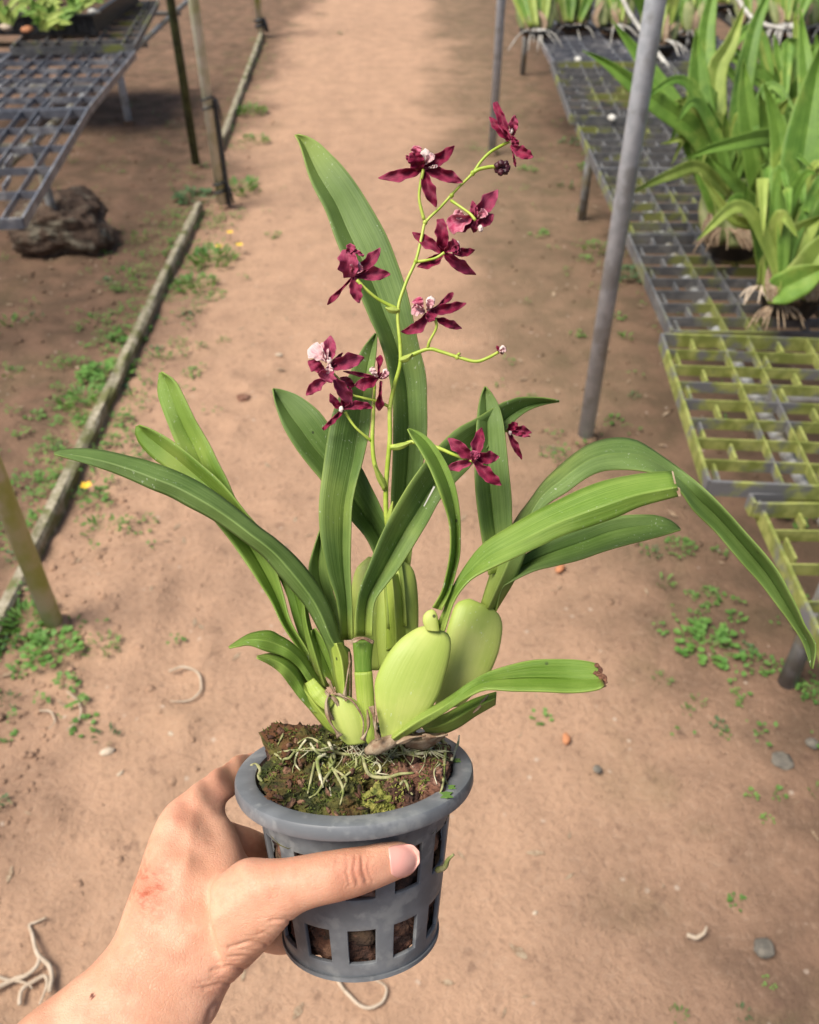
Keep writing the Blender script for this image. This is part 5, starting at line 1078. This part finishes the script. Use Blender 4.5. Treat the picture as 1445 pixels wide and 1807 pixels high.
parts = [
 loft([(-110, 1940), (30, 1807), (110, 1745), (175, 1688), (208, 1640), (222, 1595), (246, 1530), (264, 1475), (284, 1432), (310, 1406), (345, 1384)],
      [(90, 2110), (230, 1975), (310, 1885), (378, 1800), (408, 1736), (455, 1690), (490, 1645), (490, 1590), (450, 1535), (415, 1490), (398, 1440)],
      [.345, .358, .368, .377, .385, .392, .400, .408, .418, .428, .440], [.027, .027, .025, .0225, .0215, .021, .0205, .0195, .0170, .0145, .008]),
 loft([(372, 1560), (425, 1518), (470, 1519), (510, 1516), (560, 1507), (610, 1498), (650, 1492), (690, 1486), (720, 1488), (738, 1500)],
      [(420, 1712), (478, 1664), (515, 1622), (545, 1602), (588, 1590), (635, 1578), (675, 1563), (705, 1551), (730, 1538), (742, 1520)],
      [.402, .399, .396, .3925, .391, .391, .393, .397, .400, .402], [.018, .0165, .0145, .0125, .0112, .0112, .0104, .0092, .0075, .003]),
 loft([(318, 1428), (332, 1391), (372, 1360), (414, 1332), (455, 1324), (500, 1328), (545, 1334), (590, 1338)], [(385, 1470), (396, 1432), (412, 1408), (440, 1395), (472, 1388), (510, 1386), (550, 1386), (592, 1366)],
      [.433, .440, .455, .478, .499, .515, .527, .533], [.0055, .0112, .0105, .0095, .009, .009, .0085, .005]),
 tube_geo([P(350, 1470, .440), P(420, 1488, .4525), P(468, 1500, .478), P(515, 1490, .505), P(570, 1478, .519), P(630, 1470, .523), P(660, 1466, .522)], [.0115, .0095, .009, .009, .0085, .008, .004], 20, 40),
 tube_geo([P(360, 1520, .435), P(425, 1560, .460), P(478, 1575, .488), P(530, 1565, .508), P(590, 1555, .516), P(640, 1550, .516)], [.0115, .0092, .0088, .0085, .008, .004], 20, 40),
 tube_geo([P(375, 1580, .425), P(440, 1640, .452), P(495, 1660, .482), P(550, 1650, .502), P(605, 1640, .508), P(630, 1636, .507)], [.011, .0082, .0078, .0075, .007, .004], 20, 40)]
# palm behind the thumb web, joining wrist to the finger roots
parts.append(tube_geo([P(330, 1650, .405), P(370, 1560, .420), P(372, 1500, .432), P(365, 1455, .438)], [.020, .0185, .0165, .012], 24, 24))
V, Fc = join_geo(parts)
raw = bpy.data.meshes.new('raw'); raw.from_pydata([tuple(v) for v in V], [], Fc); ro = bpy.data.objects.new('raw', raw); COL.objects.link(ro)
rm = ro.modifiers.new('r', 'REMESH'); rm.mode = 'VOXEL'; rm.voxel_size = .0009
sm = ro.modifiers.new('s', 'SMOOTH'); sm.factor = .5; sm.iterations = 75
bpy.context.view_layer.update(); dg = bpy.context.evaluated_depsgraph_get()
hm = bpy.data.meshes.new_from_object(ro.evaluated_get(dg)); bpy.data.objects.remove(ro)
hm.name = 'hand'; hm.materials.clear(); hm.materials.append(M['skin'])
hm.polygons.foreach_set('use_smooth', [True] * len(hm.polygons))
def proj(p):
    w = p - EYE; d = w.dot(FW); return CX + F * w.dot(RT) / d, CY - F * w.dot(UP) / d, d
def seg_d(px_, py_, pl):
    best = 1e9
    for (x0, y0), (x1, y1) in zip(pl, pl[1:]):
        dx, dy = x1-x0, y1-y0; t = max(0, min(1, ((px_-x0)*dx + (py_-y0)*dy) / (dx*dx + dy*dy + 1e-9))); best = min(best, math.hypot(px_-x0-dx*t, py_-y0-dy*t))
    return best
rc = random.Random(31); FINE = []
for i in range(14): x = 596 + i * 4.4 + rc.uniform(-1.5, 1.5); FINE.append(([(x, 1512 + rc.uniform(-4, 10)), (x - 3 + rc.uniform(-2, 2), 1535), (x + 4, 1560 - rc.uniform(0, 14))], 1.3, .00028))
for i in range(16): t = i / 15; x = lerp(400, 520, t); y = lerp(1745, 1618, t); FINE.append(([(x, y), (x - 16 - rc.uniform(0, 20), y - 2 + rc.uniform(-5, 5)), (x - 40 - rc.uniform(0, 30), y + rc.uniform(-2, 10))], 1.6, .00030))
for i in range(8): x = rc.uniform(440, 500); y = rc.uniform(1530, 1570); FINE.append(([(x, y), (x + 8, y + 14), (x + 10, y + 28)], 1.3, .0002))
CREASES = FINE + [([(628, 1512), (624, 1535), (632, 1560)], 3.5, .0006), ([(638, 1510), (640, 1532), (648, 1556)], 3, .0005), ([(616, 1516), (612, 1538), (618, 1562)], 3, .0004), ([(520, 1630), (505, 1622), (480, 1625)], 4, .0006), ([(470, 1668), (440, 1662), (405, 1672)], 4, .0007), ([(432, 1712), (405, 1706), (375, 1712)], 4, .0007), ([(412, 1738), (390, 1735), (360, 1745)], 4, .0005), ([(400, 1690), (425, 1688), (450, 1690)], 3, .0005), ([(470, 1560), (480, 1575), (486, 1592)], 3, .0003), ([(384, 1768), (372, 1782), (366, 1807)], 5, .0010)]
RIDGES = [([(318, 1600), (330, 1540), (335, 1470), (345, 1425)], 12, .0005), ([(300, 1690), (350, 1640), (420, 1590), (480, 1560)], 16, .0007), ([(238, 1650), (300, 1590), (330, 1520)], 10, .0004)]
red, scar, mole = [], [], []
hm.update(); nrm = [v.normal.copy() for v in hm.vertices]
front = FW
for v, nn in zip(hm.vertices, nrm):
    x, y, d = proj(v.co); facing = nn.dot(front) < .2 and d < .46
    disp = .0004 * noise.noise(v.co * 90)
    r = 0
    if facing:
        for pl, w, a in CREASES:
            if abs(x - pl[1][0]) > 70 or abs(y - pl[1][1]) > 60: continue
            q = seg_d(x, y, pl)
            if q < 3 * w: disp -= a * math.exp(-(q / w) ** 2)
        for pl, w, a in RIDGES:
            q = seg_d(x, y, pl)
            if q < 3 * w: disp += a * math.exp(-(q / w) ** 2)
        for cx_, cy_, rr, amt in ((628, 1536, 34, .55), (735, 1515, 22, .5), (480, 1560, 60, .25), (320, 1430, 40, .35), (395, 1390, 40, .45), (440, 1495, 35, .3), (420, 1740, 60, .3), (600, 1560, 60, .25), (700, 1545, 40, .3), (380, 1340, 40, .35)):
            r = max(r, amt * math.exp(-((x-cx_)**2 + (y-cy_)**2) / (rr * rr)))
    v.co += nn * disp
    red.append(r)
    scar.append(math.exp(-((x - 262)**2 / 34**2 + (y - 1568)**2 / 45**2)) * 1.15 if facing else 0.0)
    mole.append(1.0 if facing and math.hypot(x - 162, y - 1758) < 4.5 else 0.0)
for nm, arr in (('red', red), ('scar', scar), ('mole', mole)): at = hm.attributes.new(nm, 'FLOAT', 'POINT'); at.data.foreach_set('value', arr)
hm.update()
person = link('person', hm); tag(person, 'bare left forearm and hand of a person gripping the grey net pot', 'person')
bvh = BVHTree.FromPolygons([v.co for v in hm.vertices], [tuple(p.vertices) for p in hm.polygons])
# thumb nail
V = []; Fc = []; nu, nv = 16, 14
Lt = spline([(683, 1494, 0), (704, 1488, 0), (728, 1489, 0), (741, 1503, 0)], nu); Lb = spline([(689, 1543, 0), (706, 1551, 0), (728, 1541, 0), (742, 1520, 0)], nu)
for i in range(nu):
    for j in range(nv):
        q = Lt[i].lerp(Lb[i], j / (nv - 1)); dr = (P(q.x, q.y, 1) - EYE).normalized(); hit, nn, _, _ = bvh.ray_cast(EYE, dr)
        if hit is None or (hit - EYE).dot(FW) > .412: hit = P(q.x, q.y, .3985); nn = -FW
        ed = min(1, 4 * min(i, nu-1-i) / nu, 4 * min(j, nv-1-j) / nv); V.append(hit - FW * (.0002 + .0006 * ed))
Fc = [(i*nv+j, i*nv+j+1, (i+1)*nv+j+1, (i+1)*nv+j) for i in range(nu-1) for j in range(nv-1)]
nl = mesh('thumb_nail', V, Fc, M['nail'], person)
s = nl.modifiers.new('sm', 'SMOOTH'); s.iterations = 6; s = nl.modifiers.new('t', 'SOLIDIFY'); s.thickness = .0006; s.offset = 0
